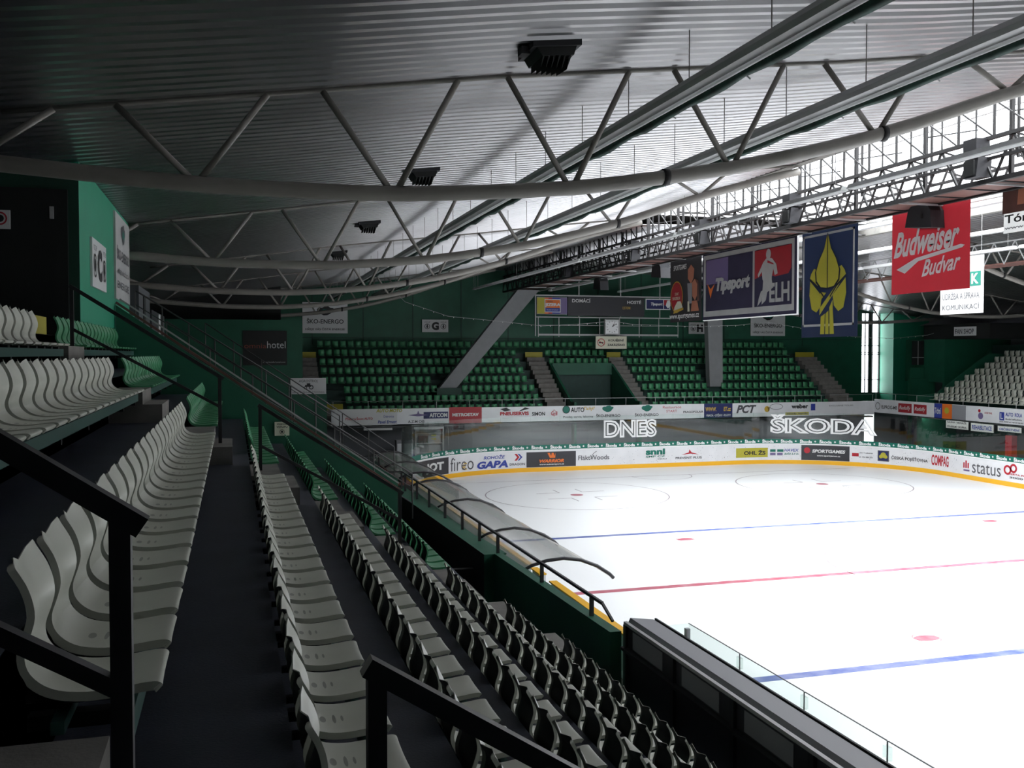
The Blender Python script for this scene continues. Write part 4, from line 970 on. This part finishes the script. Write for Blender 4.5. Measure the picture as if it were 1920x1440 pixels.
def lamp_row(x, z, y0, y1, seg, lab, grp, hm='lampw'):
    y = y0; i = 0
    while y < y1:
        e = min(y + seg - .25, y1)
        r = empty('strip_light', f'{lab}, {ORD[i + 1]} length from the near end', 'strip light', (x, y, z), grp)
        b = MB(); b.prism([(-.13, 0), (-.06, .12), (.06, .12), (.13, 0)], 'y', 0, e - y); b.build('housing', M[hm], r)
        b = MB(); b.box(-.10, .10, .05, e - y - .05, -.02, .0); b.build('diffuser', M['lampw'], r)
        for q in (.4, (e - y) - .4):
            b = MB(); b.tube([(0, q, .12), (0, q, roofz(x) + (.5 if abs(x) < 6.5 else 0) - z)], .008, 5); b.build('hanger_rod', M['pipe2'], r)
        y += seg; i += 1
lamp_row(-7.7, 11.3, -34, 36.5, 10, 'grey strip light left of the gantry', 'strip lights left of the gantry', 'traym')
lamp_row(-2.3, 11.3, -34, 36.5, 10, 'white strip light just right of the gantry', 'strip lights right of the gantry')
lamp_row(2.8, 11.3, -34, 36.5, 10, 'white strip light over mid ice', 'strip lights over the middle of the ice')
lamp_row(7.6, 11.3, -34, 36.5, 10, 'white strip light over the right half of ice', 'strip lights over the right half of the ice')
g2 = empty('lighting_gantry', 'second lattice gantry with red-brown walkway over the right half of the ice', 'gantry', (10.5, 0, 11.0))
b = MB(); b.box(-.6, .6, GY0, GY1, 0, .06); b.build('walkway', M['rust'], g2)
b = MB(); y = GY0
while y < GY1 - 1: b.bar((-.6, y, 0), (-.6, y + .6, 1.0), .04); b.bar((-.6, y + .6, 1.0), (-.6, y + 1.2, 0), .04); y += 1.2
b.bar((-.6, GY0, 1.0), (-.6, GY1, 1.0), .06); b.build('lattice', M['pipe2'], g2)
# louvred floodlight units under the left roof slope
for k, y in enumerate((-13.2, -3.9, 5.3, 14.6)):
    r = empty('floodlight', f'black louvred floodlight unit under the left roof slope, {["nearest", "second nearest", "third", "farthest"][k]} of the row', 'floodlight', (-19.0, y, roofz(19)), 'floodlights under the left roof slope')
    b = MB(); b.prism([(-.36, -.04), (.34, .05), (.34, -.04), (-.36, -.12)], 'y', -.30, .42); b.build('mounting_plate', M['spk'], r)
    b = MB(); b.prism([(-.30, -.10), (.28, -.04), (.24, -.17), (-.22, -.22)], 'y', -.26, .36); b.build('housing', M['black'], r)
    for i in range(6):
        x = -.20 + .075 * i; b = MB(); b.poly([(x, -.24, -.20), (x + .035, -.24, -.18), (x - .02, -.2, -.36), (x, .30, -.20), (x + .035, .30, -.18), (x - .02, .26, -.33)], [(0, 1, 2), (5, 4, 3), (0, 3, 4, 1), (1, 4, 5, 2), (2, 5, 3, 0)]); b.build('louvre', M['black'], r)
    b = MB(); b.box(-.46, -.34, -.1, .1, -.16, -.06); b.build('junction_box', M['spk'], r)

# ---------------------------------------------------------------- banners under the gantry (plane x = -3.9, read from the left stand)
FB = Face((-3.9, 0, 0), (0, -1, 0), (-1, 0, 0))
def banner(y0, y1, z0, z1, m, lab, wave=.03, nm='hanging_banner'):
    r = empty(nm, lab, 'banner'); b = MB(); n = 16; mm = 8; Q = []
    for i in range(n + 1):
        for j in range(mm + 1):
            y = y0 + (y1 - y0) * i / n; z = z0 + (z1 - z0) * j / mm
            Q.append((-3.9 + .012 + wave * .5 * math.sin(i * .9 + j * .3) * (1 - j / mm), y, z))
    b.poly(Q, [(i * (mm + 1) + j, i * (mm + 1) + j + 1, (i + 1) * (mm + 1) + j + 1, (i + 1) * (mm + 1) + j) for i in range(n) for j in range(mm)], None, True)
    b.build('cloth', m, r)
    for q in range(4):
        y = y0 + (y1 - y0) * (.02 + .96 * q / 3); b = MB(); b.tube([(-3.9, y, z1 - .02), (-3.6, y, 11.2) if z1 < 11.15 else (-3.45, y, 11.25)], .008, 5); b.build('cord', M['pipe2'], r)
    return r
def T(r, t, a, b_, z0, z1, m, **k): text(FB, t, a, b_, z0, z1, m, r, off=.05, **k)
def printed(r, f, off=.03): b = MB(); f(b); b.build('print', None, r)
bn = banner(14.35, 11.3, 8.42, 11.25, M['clblack'], 'black sports betting banner with red round badge, leftmost under the gantry')
def f(b):
    disc(b, FB, -13.6, 9.55, .62, M['tgold'], .035, rz=.72); disc(b, FB, -13.6, 9.55, .57, M['redm'], .04, rz=.67)
    shape(b, FB, [(-13.9, 8.85), (-13.0, 8.95), (-13.0, 9.1), (-13.2, 9.35), (-13.5, 9.35), (-13.8, 9.1)], M['cream'], .045); shape(b, FB, [(-13.9, 8.8), (-12.9, 8.95), (-12.9, 9.05), (-13.85, 8.95)], M['tgold'], .05)
    shape(b, FB, [(-12.5, 10.7), (-12.2, 10.9), (-11.9, 10.7), (-11.95, 10.3), (-12.2, 10.05), (-12.5, 10.3)], M['skin'], .035); shape(b, FB, [(-12.55, 10.1), (-12.1, 10.1), (-12.1, 9.2), (-12.45, 9.2)], M['grayp'], .035)
    shape(b, FB, [(-12.1, 10.1), (-11.85, 10.25), (-11.6, 10.1), (-11.55, 9.6), (-11.8, 9.3), (-12.05, 9.5)], M['skin'], .04); shape(b, FB, [(-12.1, 9.3), (-11.6, 9.3), (-11.45, 8.85), (-12.2, 8.85)], M['skin'], .035)
    shape(b, FB, [(-11.85, 10.28), (-11.5, 10.15), (-11.4, 9.3), (-11.62, 9.2), (-11.6, 10.0)], M['rust'], .045); shape(b, FB, [(-12.5, 9.3), (-12.35, 9.3), (-12.3, 8.85), (-12.5, 8.85)], M['cream'], .045)
printed(bn, f); T(bn, 'SPORTGAMES', -13.9, -12.6, 10.75, 10.98, M['twhite'], shear=.2); T(bn, 'www.sportgames.cz', -14.3, -11.4, 8.5, 8.78, M['twhite'], bold=.02); T(bn, 'START', -13.75, -13.35, 9.62, 9.75, M['cream']); T(bn, '50 KORUN', -14.0, -13.25, 9.42, 9.56, M['cream'])
bn = banner(11.15, 3.95, 8.38, 11.30, M['clwhite'], 'wide violet blue betting league banner with hockey player emblem, second under the gantry', .02)
def f(b):
    rect(b, FB, -11.1, -4.0, 8.42, 11.26, M['clpurp'], .036, .004); rect(b, FB, -11.0, -4.15, 8.55, 11.14, M['clwhite'], .044, .004); rect(b, FB, -10.8, -7.0, 8.78, 10.95, M['clpurp'], .052, .004); rect(b, FB, -6.85, -4.3, 8.78, 10.95, M['clpurp'], .052, .004)
    rect(b, FB, -10.75, -8.9, 9.9, 10.92, M['purple'], .056, .004); shape(b, FB, [(-6.83, 10.93), (-4.32, 10.93), (-4.32, 10.1), (-4.5, 9.9), (-5.4, 9.85), (-6.0, 10.0), (-6.83, 9.85)], M['redm'], .058)
    # skating player silhouette
    disc(b, FB, -5.85, 10.72, .17, M['clwhite'], .064, rz=.2); shape(b, FB, [(-6.2, 10.45), (-5.95, 10.6), (-5.6, 10.55), (-5.3, 10.3), (-5.2, 9.95), (-5.4, 9.9), (-5.5, 10.15), (-5.6, 9.85), (-5.6, 9.5), (-6.1, 9.6), (-6.25, 9.8), (-6.3, 10.1), (-6.55, 9.9), (-6.6, 10.0)], M['clwhite'], .066)
    shape(b, FB, [(-6.2, 9.75), (-5.6, 9.75), (-5.5, 9.45), (-5.9, 9.3), (-6.0, 9.0), (-6.3, 8.85), (-6.25, 9.3)], M['clwhite'], .068); shape(b, FB, [(-6.35, 9.35), (-6.2, 9.4), (-6.3, 9.0), (-6.6, 8.8), (-6.5, 9.1)], M['clwhite'], .070)
    shape(b, FB, [(-10.65, 9.95), (-10.35, 9.7), (-10.0, 9.9), (-10.25, 9.55), (-10.35, 9.3)], M['torange'], .060); shape(b, FB, [(-5.9, 10.5), (-5.5, 10.35), (-5.45, 10.3), (-5.9, 10.4)], M['redm'], .072)
printed(bn, f); V_ = [('Tipsport', -9.9, -7.15, 9.42, 10.12, M['clwhite'], dict(bold=.06, shear=.2)), ('ELH', -5.75, -4.4, 8.9, 9.62, M['clwhite'], dict(bold=.03))]
for t, a, c_, z0, z1, m, k in V_: text(FB, t, a, c_, z0, z1, m, bn, off=.075, **k)
bn = banner(3.75, .6, 7.55, 11.32, M['clnavy'], 'navy blue banner with yellow three-leaf emblem, third under the gantry')
def f(b):
    u, z = -2.17, 9.3
    for r_ in (((-3.6, 7.95), (-3.6, 11.05)), ): pass
    for a, c_, e, g_ in ((-3.62, -3.54, 7.92, 11.1), (-.80, -.72, 7.92, 11.1), (-3.62, -.72, 11.02, 11.1), (-3.62, -2.25, 7.92, 8.0), (-2.10, -.72, 7.92, 8.0)): rect(b, FB, a, c_, e, g_, M['clwhite'], .036, .004)
    shape(b, FB, [(-2.3, 7.95), (-2.05, 7.95), (-2.17, 7.78)], M['clwhite'], .036)
    L1 = [(0, 1.62), (.16, 1.15), (.44, .78), (.62, .4), (.58, .08), (.34, -.14), (0, -.18)]
    for s_ in (-1, 1): shape(b, FB, [(u + s_ * x * 1.16, z + .1 + (y - .6) * 1.08 + .6) for x, y in L1], M['clnavy'], .040); shape(b, FB, [(u + s_ * (.025 + x), z + .1 + y) for x, y in L1], M['tyel'], .043)
    for s_ in (-1, 1):
        shape(b, FB, [(u + s_ * x, z + y) for x, y in [(.55, .55), (.78, .62), (.95, .45), (1.02, .3), (.62, -.02), (.5, .05), (.66, .35)]], M['tyel'], .038)
        shape(b, FB, [(u + s_ * x, z + y) for x, y in [(1.0, .2), (1.04, -.3), (.9, -.78), (.62, -.9), (.38, -.7), (.30, -.35)]], M['tyel'], .038)
    shape(b, FB, [(u - .38, z - 1.65), (u - .15, z - 1.65), (u - .12, z - .95), (u - .36, z - 1.05)], M['tyel'], .040); shape(b, FB, [(u - .10, z - 1.65), (u + .10, z - 1.65), (u + .08, z - .85), (u - .08, z - .95)], M['tyel'], .040); shape(b, FB, [(u + .15, z - 1.65), (u + .40, z - 1.65), (u + .30, z - .5), (u + .13, z - .75)], M['tyel'], .040)
    shape(b, FB, [(u - .42, z - 1.0), (u - .42, z - .75), (u + .98, z + .35), (u + .9, z + .22), (u + .25, z - .40)], M['tyel'], .046); shape(b, FB, [(u - .95, z + .15), (u - .3, z - .45), (u - .4, z - .55), (u - .9, z - .02)], M['tyel'], .044); shape(b, FB, [(u - .38, z - .5), (u - .05, z - .25), (u - .38, z - .05 - .15)], M['tyel'], .045)
printed(bn, f)
b = MB()
for s_ in (-1, 1):
    b.poly([FB.p(-2.17 + s_ * x, 9.3 + z_, .050) for x, z_ in ((1.02, .30), (.55, .02), (.16, -.36), (.16, -.44), (.55, -.06), (1.02, .22))], [(0, 1, 4, 5), (1, 2, 3, 4)], M['clnavy'])
b.build('print', None, bn)
bn = banner(-1.05, -4.28, 8.78, 11.30, M['clred'], 'red beer banner with white script lettering, below the wedge loudspeaker')
T(bn, 'Budweiser', 1.22, 3.95, 9.86, 10.62, M['twhite'], bold=.03, shear=.45, dz=.10); T(bn, 'Budvar', 2.45, 4.0, 9.22, 9.70, M['twhite'], bold=.02, shear=.45, dz=.12)
def f(b): shape(b, FB, [(1.35, 9.52), (1.72, 9.38), (2.3, 9.70), (4.05, 9.92), (4.15, 9.98), (4.0, 10.02), (2.2, 9.80)], M['twhite'], .048)
printed(bn, f)
bn = banner(-5.45, -9.3, 10.12, 11.4, M['clwhite'], 'maroon and white musical theatre banner cut by the right edge of the picture')
def f(b): rect(b, FB, 5.46, 9.3, 10.62, 11.39, M['rust'], .04, .004); shape(b, FB, [(6.0, 11.3), (6.3, 11.3), (6.35, 10.8), (5.95, 10.8)], M['skin'], .046)
printed(bn, f); T(bn, 'Tón náván', 5.55, 7.6, 10.36, 10.58, M['tblack']); T(bn, 'www.selnticka-pohoda.cz', 5.55, 8.5, 10.18, 10.28, M['tgrey'])
# white maintenance company banner hanging over mid ice
FU = Face((1.5, 0, 0), (0, -1, 0), (-1, 0, 0))
bu = empty('hanging_banner', 'bright white maintenance company banner hanging behind and below the red banner', 'banner')
b = MB(); b.box(1.5, 1.52, 1.08, 3.15, 8.40, 10.4); b.build('cloth', M['clwhite'], bu)
for y in (1.2, 3.0): b = MB(); b.tube([(1.51, y, 10.38), (1.51, y, 13.45)], .01, 5); b.build('cord', M['pipe2'], bu)
b = MB()
for k, m in enumerate((M['tgreen'], M['purple'], M['tgreen'])): rect(b, FU, -3.0 + .65 * k, -2.5 + .65 * k, 9.35, 9.85, m, .01)
b.build('print', None, bu)
for k, t in enumerate('USK'): text(FU, t, -2.92 + .65 * k, -2.58 + .65 * k, 9.42, 9.78, M['twhite'], bu, .03, off=.02)
text(FU, 'ÚDRŽBA A SPRÁVA', -3.03, -1.25, 8.92, 9.2, M['tgrey'], bu, 0); text(FU, 'KOMUNIKACÍ', -3.03, -1.25, 8.55, 8.78, M['tgrey'], bu, 0)

# ---------------------------------------------------------------- signs and scoreboard at the end
def wsign(x0, x1, z0, z1, y, m, lab, nm='wall_sign', th=.04):
    r = empty(nm, lab, 'sign'); b = MB(); b.box(x0, x1, y, y + th, z0, z1); b.build('board', m, r); return r, Face((0, y, 0), (1, 0, 0), (0, -1, 0))
for x0, lab in ((-18.83, 'white energy company sign with green emblem on the end wall, at its left'), (14.6, 'white energy company sign half hidden behind the navy banner')):
    s_, F_ = wsign(x0, x0 + 2.97, 8.36, 10.42, 38.75, M['white'], lab)
    b = MB(); blob(b, F_, x0 + 1.5, 9.85, .55, M['tblack'], M['tgreen']); b.build('emblem', None, s_)
    text(F_, 'ŠKO-ENERGO', x0 + .28, x0 + 2.7, 9.0, 9.36, M['tblack'], s_, .015); text(F_, 'HŘEJE VÁS ČISTÁ ENERGIE', x0 + .18, x0 + 2.78, 8.52, 8.74, M['tblack'], s_, .01)
for x0, L_, lab in ((-10.78, 'G', 'white sector sign with letter G on the end wall'), (9.4, 'H', 'white sector sign with letter H on the end wall')):
    s_, F_ = wsign(x0, x0 + 1.83, 8.48, 9.34, 38.75, M['white'], lab)
    text(F_, L_, x0 + .66, x0 + 1.17, 8.62, 9.18, M['tblack'], s_, .06)
    b = MB()
    for u in (.35, 1.48): ring(b, F_, x0 + u, 8.87, .19, .035, M['tblack']); shape(b, F_, [(x0 + u - .1, 8.87), (x0 + u, 8.74), (x0 + u + .1, 8.87), (x0 + u + .04, 8.87), (x0 + u + .04, 9.0), (x0 + u - .04, 9.0), (x0 + u - .04, 8.87)], M['tblack'])
    b.build('arrow_mark', None, s_); text(F_, 'VSTUP', x0 + .14, x0 + .56, 9.12, 9.2, M['tblack'], s_, 0); text(F_, 'VSTUP', x0 + 1.27, x0 + 1.69, 9.12, 9.2, M['tblack'], s_, 0)
s_, F_ = wsign(-22.74, -20.3, 6.33, 8.30, 30.24, M['black'], 'black hotel banner on the green corner wall'); text(F_, 'omnia', -22.66, -21.45, 7.30, 7.56, M['omred'], s_, 0); text(F_, 'hotel', -21.4, -20.38, 7.30, 7.70, M['twhite'], s_, -.004); text(F_, 'www.hotels-hotel.com', -21.65, -20.4, 6.47, 6.55, M['twhite'], s_, -.004)
s_, F_ = wsign(-20.12, -18.1, 4.66, 5.58, 30.22, M['white'], 'white tractor company sign on the green corner wall'); text(F_, 'AGROSTROJ', -19.65, -18.6, 5.3, 5.48, M['tblack'], s_, 0); text(F_, 'SÍDLO KOMUNÁLNÍ TECHNIKA', -20.0, -18.2, 4.73, 4.82, M['tblack'], s_, 0)
b = MB(); ring(b, F_, -18.95, 5.05, .13, .05, M['tblack']); ring(b, F_, -19.28, 5.02, .09, .04, M['tblack']); rect(b, F_, -19.3, -18.95, 5.08, 5.18, M['tblack']); rect(b, F_, -19.2, -19.0, 5.18, 5.28, M['tblack']); b.build('tractor_emblem', None, s_)
s_, F_ = wsign(-22.38, -22.05, 5.09, 5.41, -3.34, M['cream'], 'small cream no-entry sign on the sloping green parapet', th=.02); text(F_, 'ZÁKAZ', -22.33, -22.1, 5.34, 5.385, M['tblack'], s_, .02); text(F_, 'VSTUPU', -22.34, -22.09, 5.27, 5.315, M['tblack'], s_, .02)
b = MB(); ring(b, F_, -22.215, 5.18, .055, .01, M['tblack']); rect(b, F_, -22.235, -22.195, 5.155, 5.205, M['tblack']); b.build('pictogram', None, s_)
FC = Face((-25.75, 0, 0), (0, 1, 0), (1, 0, 0))
s_ = empty('wall_sign', 'white sector sign with letter C on the turquoise wall', 'sign'); b = MB(); b.box(-25.78, -25.74, -6.95, -4.95, 8.22, 9.12); b.build('board', M['white'], s_); text(FC, 'C', -6.25, -5.65, 8.36, 8.98, M['tblack'], s_, .06, off=.02)
b = MB()
for u in (-6.62, -5.28): ring(b, FC, u, 8.62, .22, .04, M['tblack'], .02); shape(b, FC, [(u - .1, 8.6), (u, 8.48), (u + .1, 8.6), (u + .04, 8.75), (u - .04, 8.75)], M['tblack'], .02)
b.build('arrow_mark', None, s_); text(FC, 'VSTUP', -6.85, -6.4, 8.9, 9.0, M['tblack'], s_, 0, off=.02); text(FC, 'VSTUP', -5.5, -5.05, 8.9, 9.0, M['tblack'], s_, 0, off=.02)
s_ = empty('wall_sign', 'tall white energy company sheet on the turquoise wall', 'sign'); b = MB(); b.box(-25.78, -25.735, -3.3, -.4, 8.2, 10.12); b.build('sheet', M['clwhite'], s_); b = MB(); blob(b, FC, -1.85, 9.75, .42, M['tgrey'], M['tgreen'], .024); b.build('emblem', None, s_)
text(FC, 'ŠKO-ENERGO', -3.1, -.6, 9.1, 9.4, M['tgrey'], s_, .02, off=.02); text(FC, 'HŘEJE VÁS ČISTÁ', -3.05, -.65, 8.75, 8.92, M['tgrey'], s_, .01, off=.02); text(FC, 'ENERGIE', -3.05, -.65, 8.45, 8.62, M['tgrey'], s_, .01, off=.02)
FD = Face((0, -8.26, 0), (1, 0, 0), (0, -1, 0)); s_ = empty('wall_sign', 'small no-smoking sign on the dark wall at the left edge', 'sign'); b = MB(); b.box(-27.12, -26.82, -8.3, -8.265, 9.05, 9.36); b.build('board', M['white'], s_); b = MB(); ring(b, FD, -26.97, 9.22, .11, .025, M['tred'], .05); disc(b, FD, -26.97, 9.22, .06, M['tblack'], .048); b.build('pictogram', None, s_)
# scoreboard
sb = empty('scoreboard', 'dark scoreboard with home and guest captions hanging before the end wall', 'scoreboard', (0, 0, 0)); FS = Face((0, 36.0, 0), (1, 0, 0), (0, -1, 0))
b = MB(); b.box(-1.15, 4.55, 36.0, 36.25, 9.6, 10.92); b.build('display', M['darkg'], sb)
text(FS, 'DOMÁCÍ', -.85, .5, 10.52, 10.82, M['twhite'], sb, .02); text(FS, 'HOSTÉ', 3.25, 4.3, 10.48, 10.75, M['twhite'], sb, .02); text(FS, 'ELEKTRONIK', 2.9, 3.5, 10.1, 10.28, M['tgold'], sb, 0)
cols = [M['tyel'], M['tyel'], M['torange'], M['tred'], M['tblue'], M['tblue'], M['purple'], M['purple']]
b = MB(); b.box(-3.4, -1.2, 36.02, 36.2, 9.68, 10.86, M['grayp'])
for k in range(8): rect(b, FS, -3.38 + .272 * k, -3.38 + .272 * (k + 1), 9.72, 10.82, cols[k], .0, .01)
rect(b, FS, -2.85, -1.68, 9.82, 10.72, M['white'], .01, .006); rect(b, FS, -2.79, -1.74, 9.87, 10.67, M['torange'], .018, .006); rect(b, FS, -2.79, -1.74, 9.87, 10.12, M['tblue'], .026, .006)
o = b.build('sponsor_panel', None, sb); o['label'] = 'rainbow coloured radio station panel'
text(FS, 'JIZERA', -2.82, -1.7, 10.18, 10.45, M['twhite'], sb, .05, off=.034); text(FS, 'rádio', -2.65, -2.25, 10.5, 10.62, M['tblack'], sb, 0, off=.03); text(FS, 'MLADÁ BOLESLAV', -2.7, -1.85, 9.95, 10.04, M['twhite'], sb, 0, off=.04)
b = MB(); b.box(4.66, 6.9, 36.02, 36.08, 10.1, 10.86, M['twhite']); rect(b, FS, 4.72, 6.0, 10.16, 10.80, M['navy'], .0, .006); rect(b, FS, 6.06, 6.84, 10.16, 10.42, M['navy'], .0, .006); rect(b, FS, 6.06, 6.84, 10.42, 10.80, M['redm'], .0, .006); shape(b, FS, [(6.3, 10.75), (6.5, 10.78), (6.6, 10.4), (6.35, 10.2), (6.2, 10.4)], M['twhite'], .01); b.build('sponsor_panel', None, sb); text(FS, 'Tipsport', 5.05, 5.95, 10.35, 10.6, M['twhite'], sb, .04, shear=.2); text(FS, 'ELH', 6.45, 6.82, 10.18, 10.4, M['twhite'], sb, .02)
b = MB(); b.bar((-3.5, 36.1, 10.98), (7.4, 36.1, 10.98), .09); b.bar((-3.5, 36.1, 9.5), (7.4, 36.1, 9.5), .07); b.bar((-3.2, 36.3, 8.3), (7.3, 36.3, 8.3), .12); b.bar((-3.2, 36.3, 8.95), (7.3, 36.3, 8.95), .03)
for k in range(8): b.bar((-3.2 + 1.5 * k, 36.3, 8.15), (-3.2 + 1.5 * k, 36.3, 9.5), .05)
for x in (-3.45, -.3, 2.8, 5.8): b.bar((x, 36.15, 8.2 if x < -3 else 9.5), (x, 36.15, 13.0), .07)
b.build('frame', M['pipe2'], sb)
ck = empty('wall_clock', 'square white clock under the scoreboard', 'clock', (2.03, 35.8, 8.85)); b = MB(); b.box(-.54, .54, 0, .2, -.53, .53); b.build('case', M['pipe2'], ck); b = MB(); b.box(-.47, .47, -.012, 0, -.46, .46); b.build('dial', M['capw'], ck)
FK = Face((0, -.012, 0), (1, 0, 0), (0, -1, 0)); b = MB()
for k in range(12):
    a = PI / 6 * k; b.bar((.34 * math.sin(a), -.02, .34 * math.cos(a)), (.42 * math.sin(a), -.02, .42 * math.cos(a)), .03, .01, up=(0, 1, 0))
b.build('hour_marks', M['tblack'], ck)
for a, l_, t in ((PI / 6 * 1.15, .27, .045), (PI / 6 * 1.8, .38, .03)):
    b = MB(); b.bar((0, -.03, 0), (l_ * math.sin(a), -.03, l_ * math.cos(a)), t, .01, up=(0, 1, 0)); b.build('hand', M['tblack'], ck)
s_, F_ = wsign(.82, 3.13, 7.34, 8.20, 35.8, M['cream'], 'cream no-smoking sign hanging below the square clock'); text(F_, 'KOUŘENÍ', 1.75, 2.9, 7.85, 8.04, M['tblack'], s_, .03); text(F_, 'ZAKÁZÁNO', 1.68, 3.0, 7.52, 7.72, M['tblack'], s_, .03)
b = MB(); ring(b, F_, 1.22, 7.77, .28, .045, M['tred']); rect(b, F_, 1.05, 1.38, 7.72, 7.79, M['tblack']); b.bar((1.02, 35.78, 7.92), (1.42, 35.78, 7.62), .04, .008, M['tred'], up=(0, 1, 0)); b.build('pictogram', None, s_)
for x in (1.2, 2.8): pass
# string of small lamps sagging across the end of the hall
PT = [(-14.3, 10.85), (-13.5, 10.05), (-10.9, 9.23), (-7.8, 8.97), (-5.0, 8.70), (-2.3, 8.85), (-.3, 9.05), (1.0, 8.85), (5.3, 8.75), (8.5, 8.85), (10.7, 9.1), (14.0, 8.6), (17.3, 8.15), (20.5, 8.05), (23.4, 8.3), (28.4, 9.5)]
ls = empty('lamp_string', 'thin wire with tiny lamps sagging across the end of the hall', 'lamp string'); b = MB(); b.tube([(x, 30.0, z) for x, z in PT], .012, 5); b.build('wire', M['pipe2'], ls)
for i in range(60):
    x = -13 + 36 * i / 59
    for q in range(len(PT) - 1):
        if PT[q][0] <= x <= PT[q + 1][0]: z = PT[q][1] + (PT[q + 1][1] - PT[q][1]) * (x - PT[q][0]) / (PT[q + 1][0] - PT[q][0])
    b = MB(); b.tube([(x, 30, z - .01), (x, 30, z - .07)], .02, 5); b.build('bulb', M['twhite'], ls)
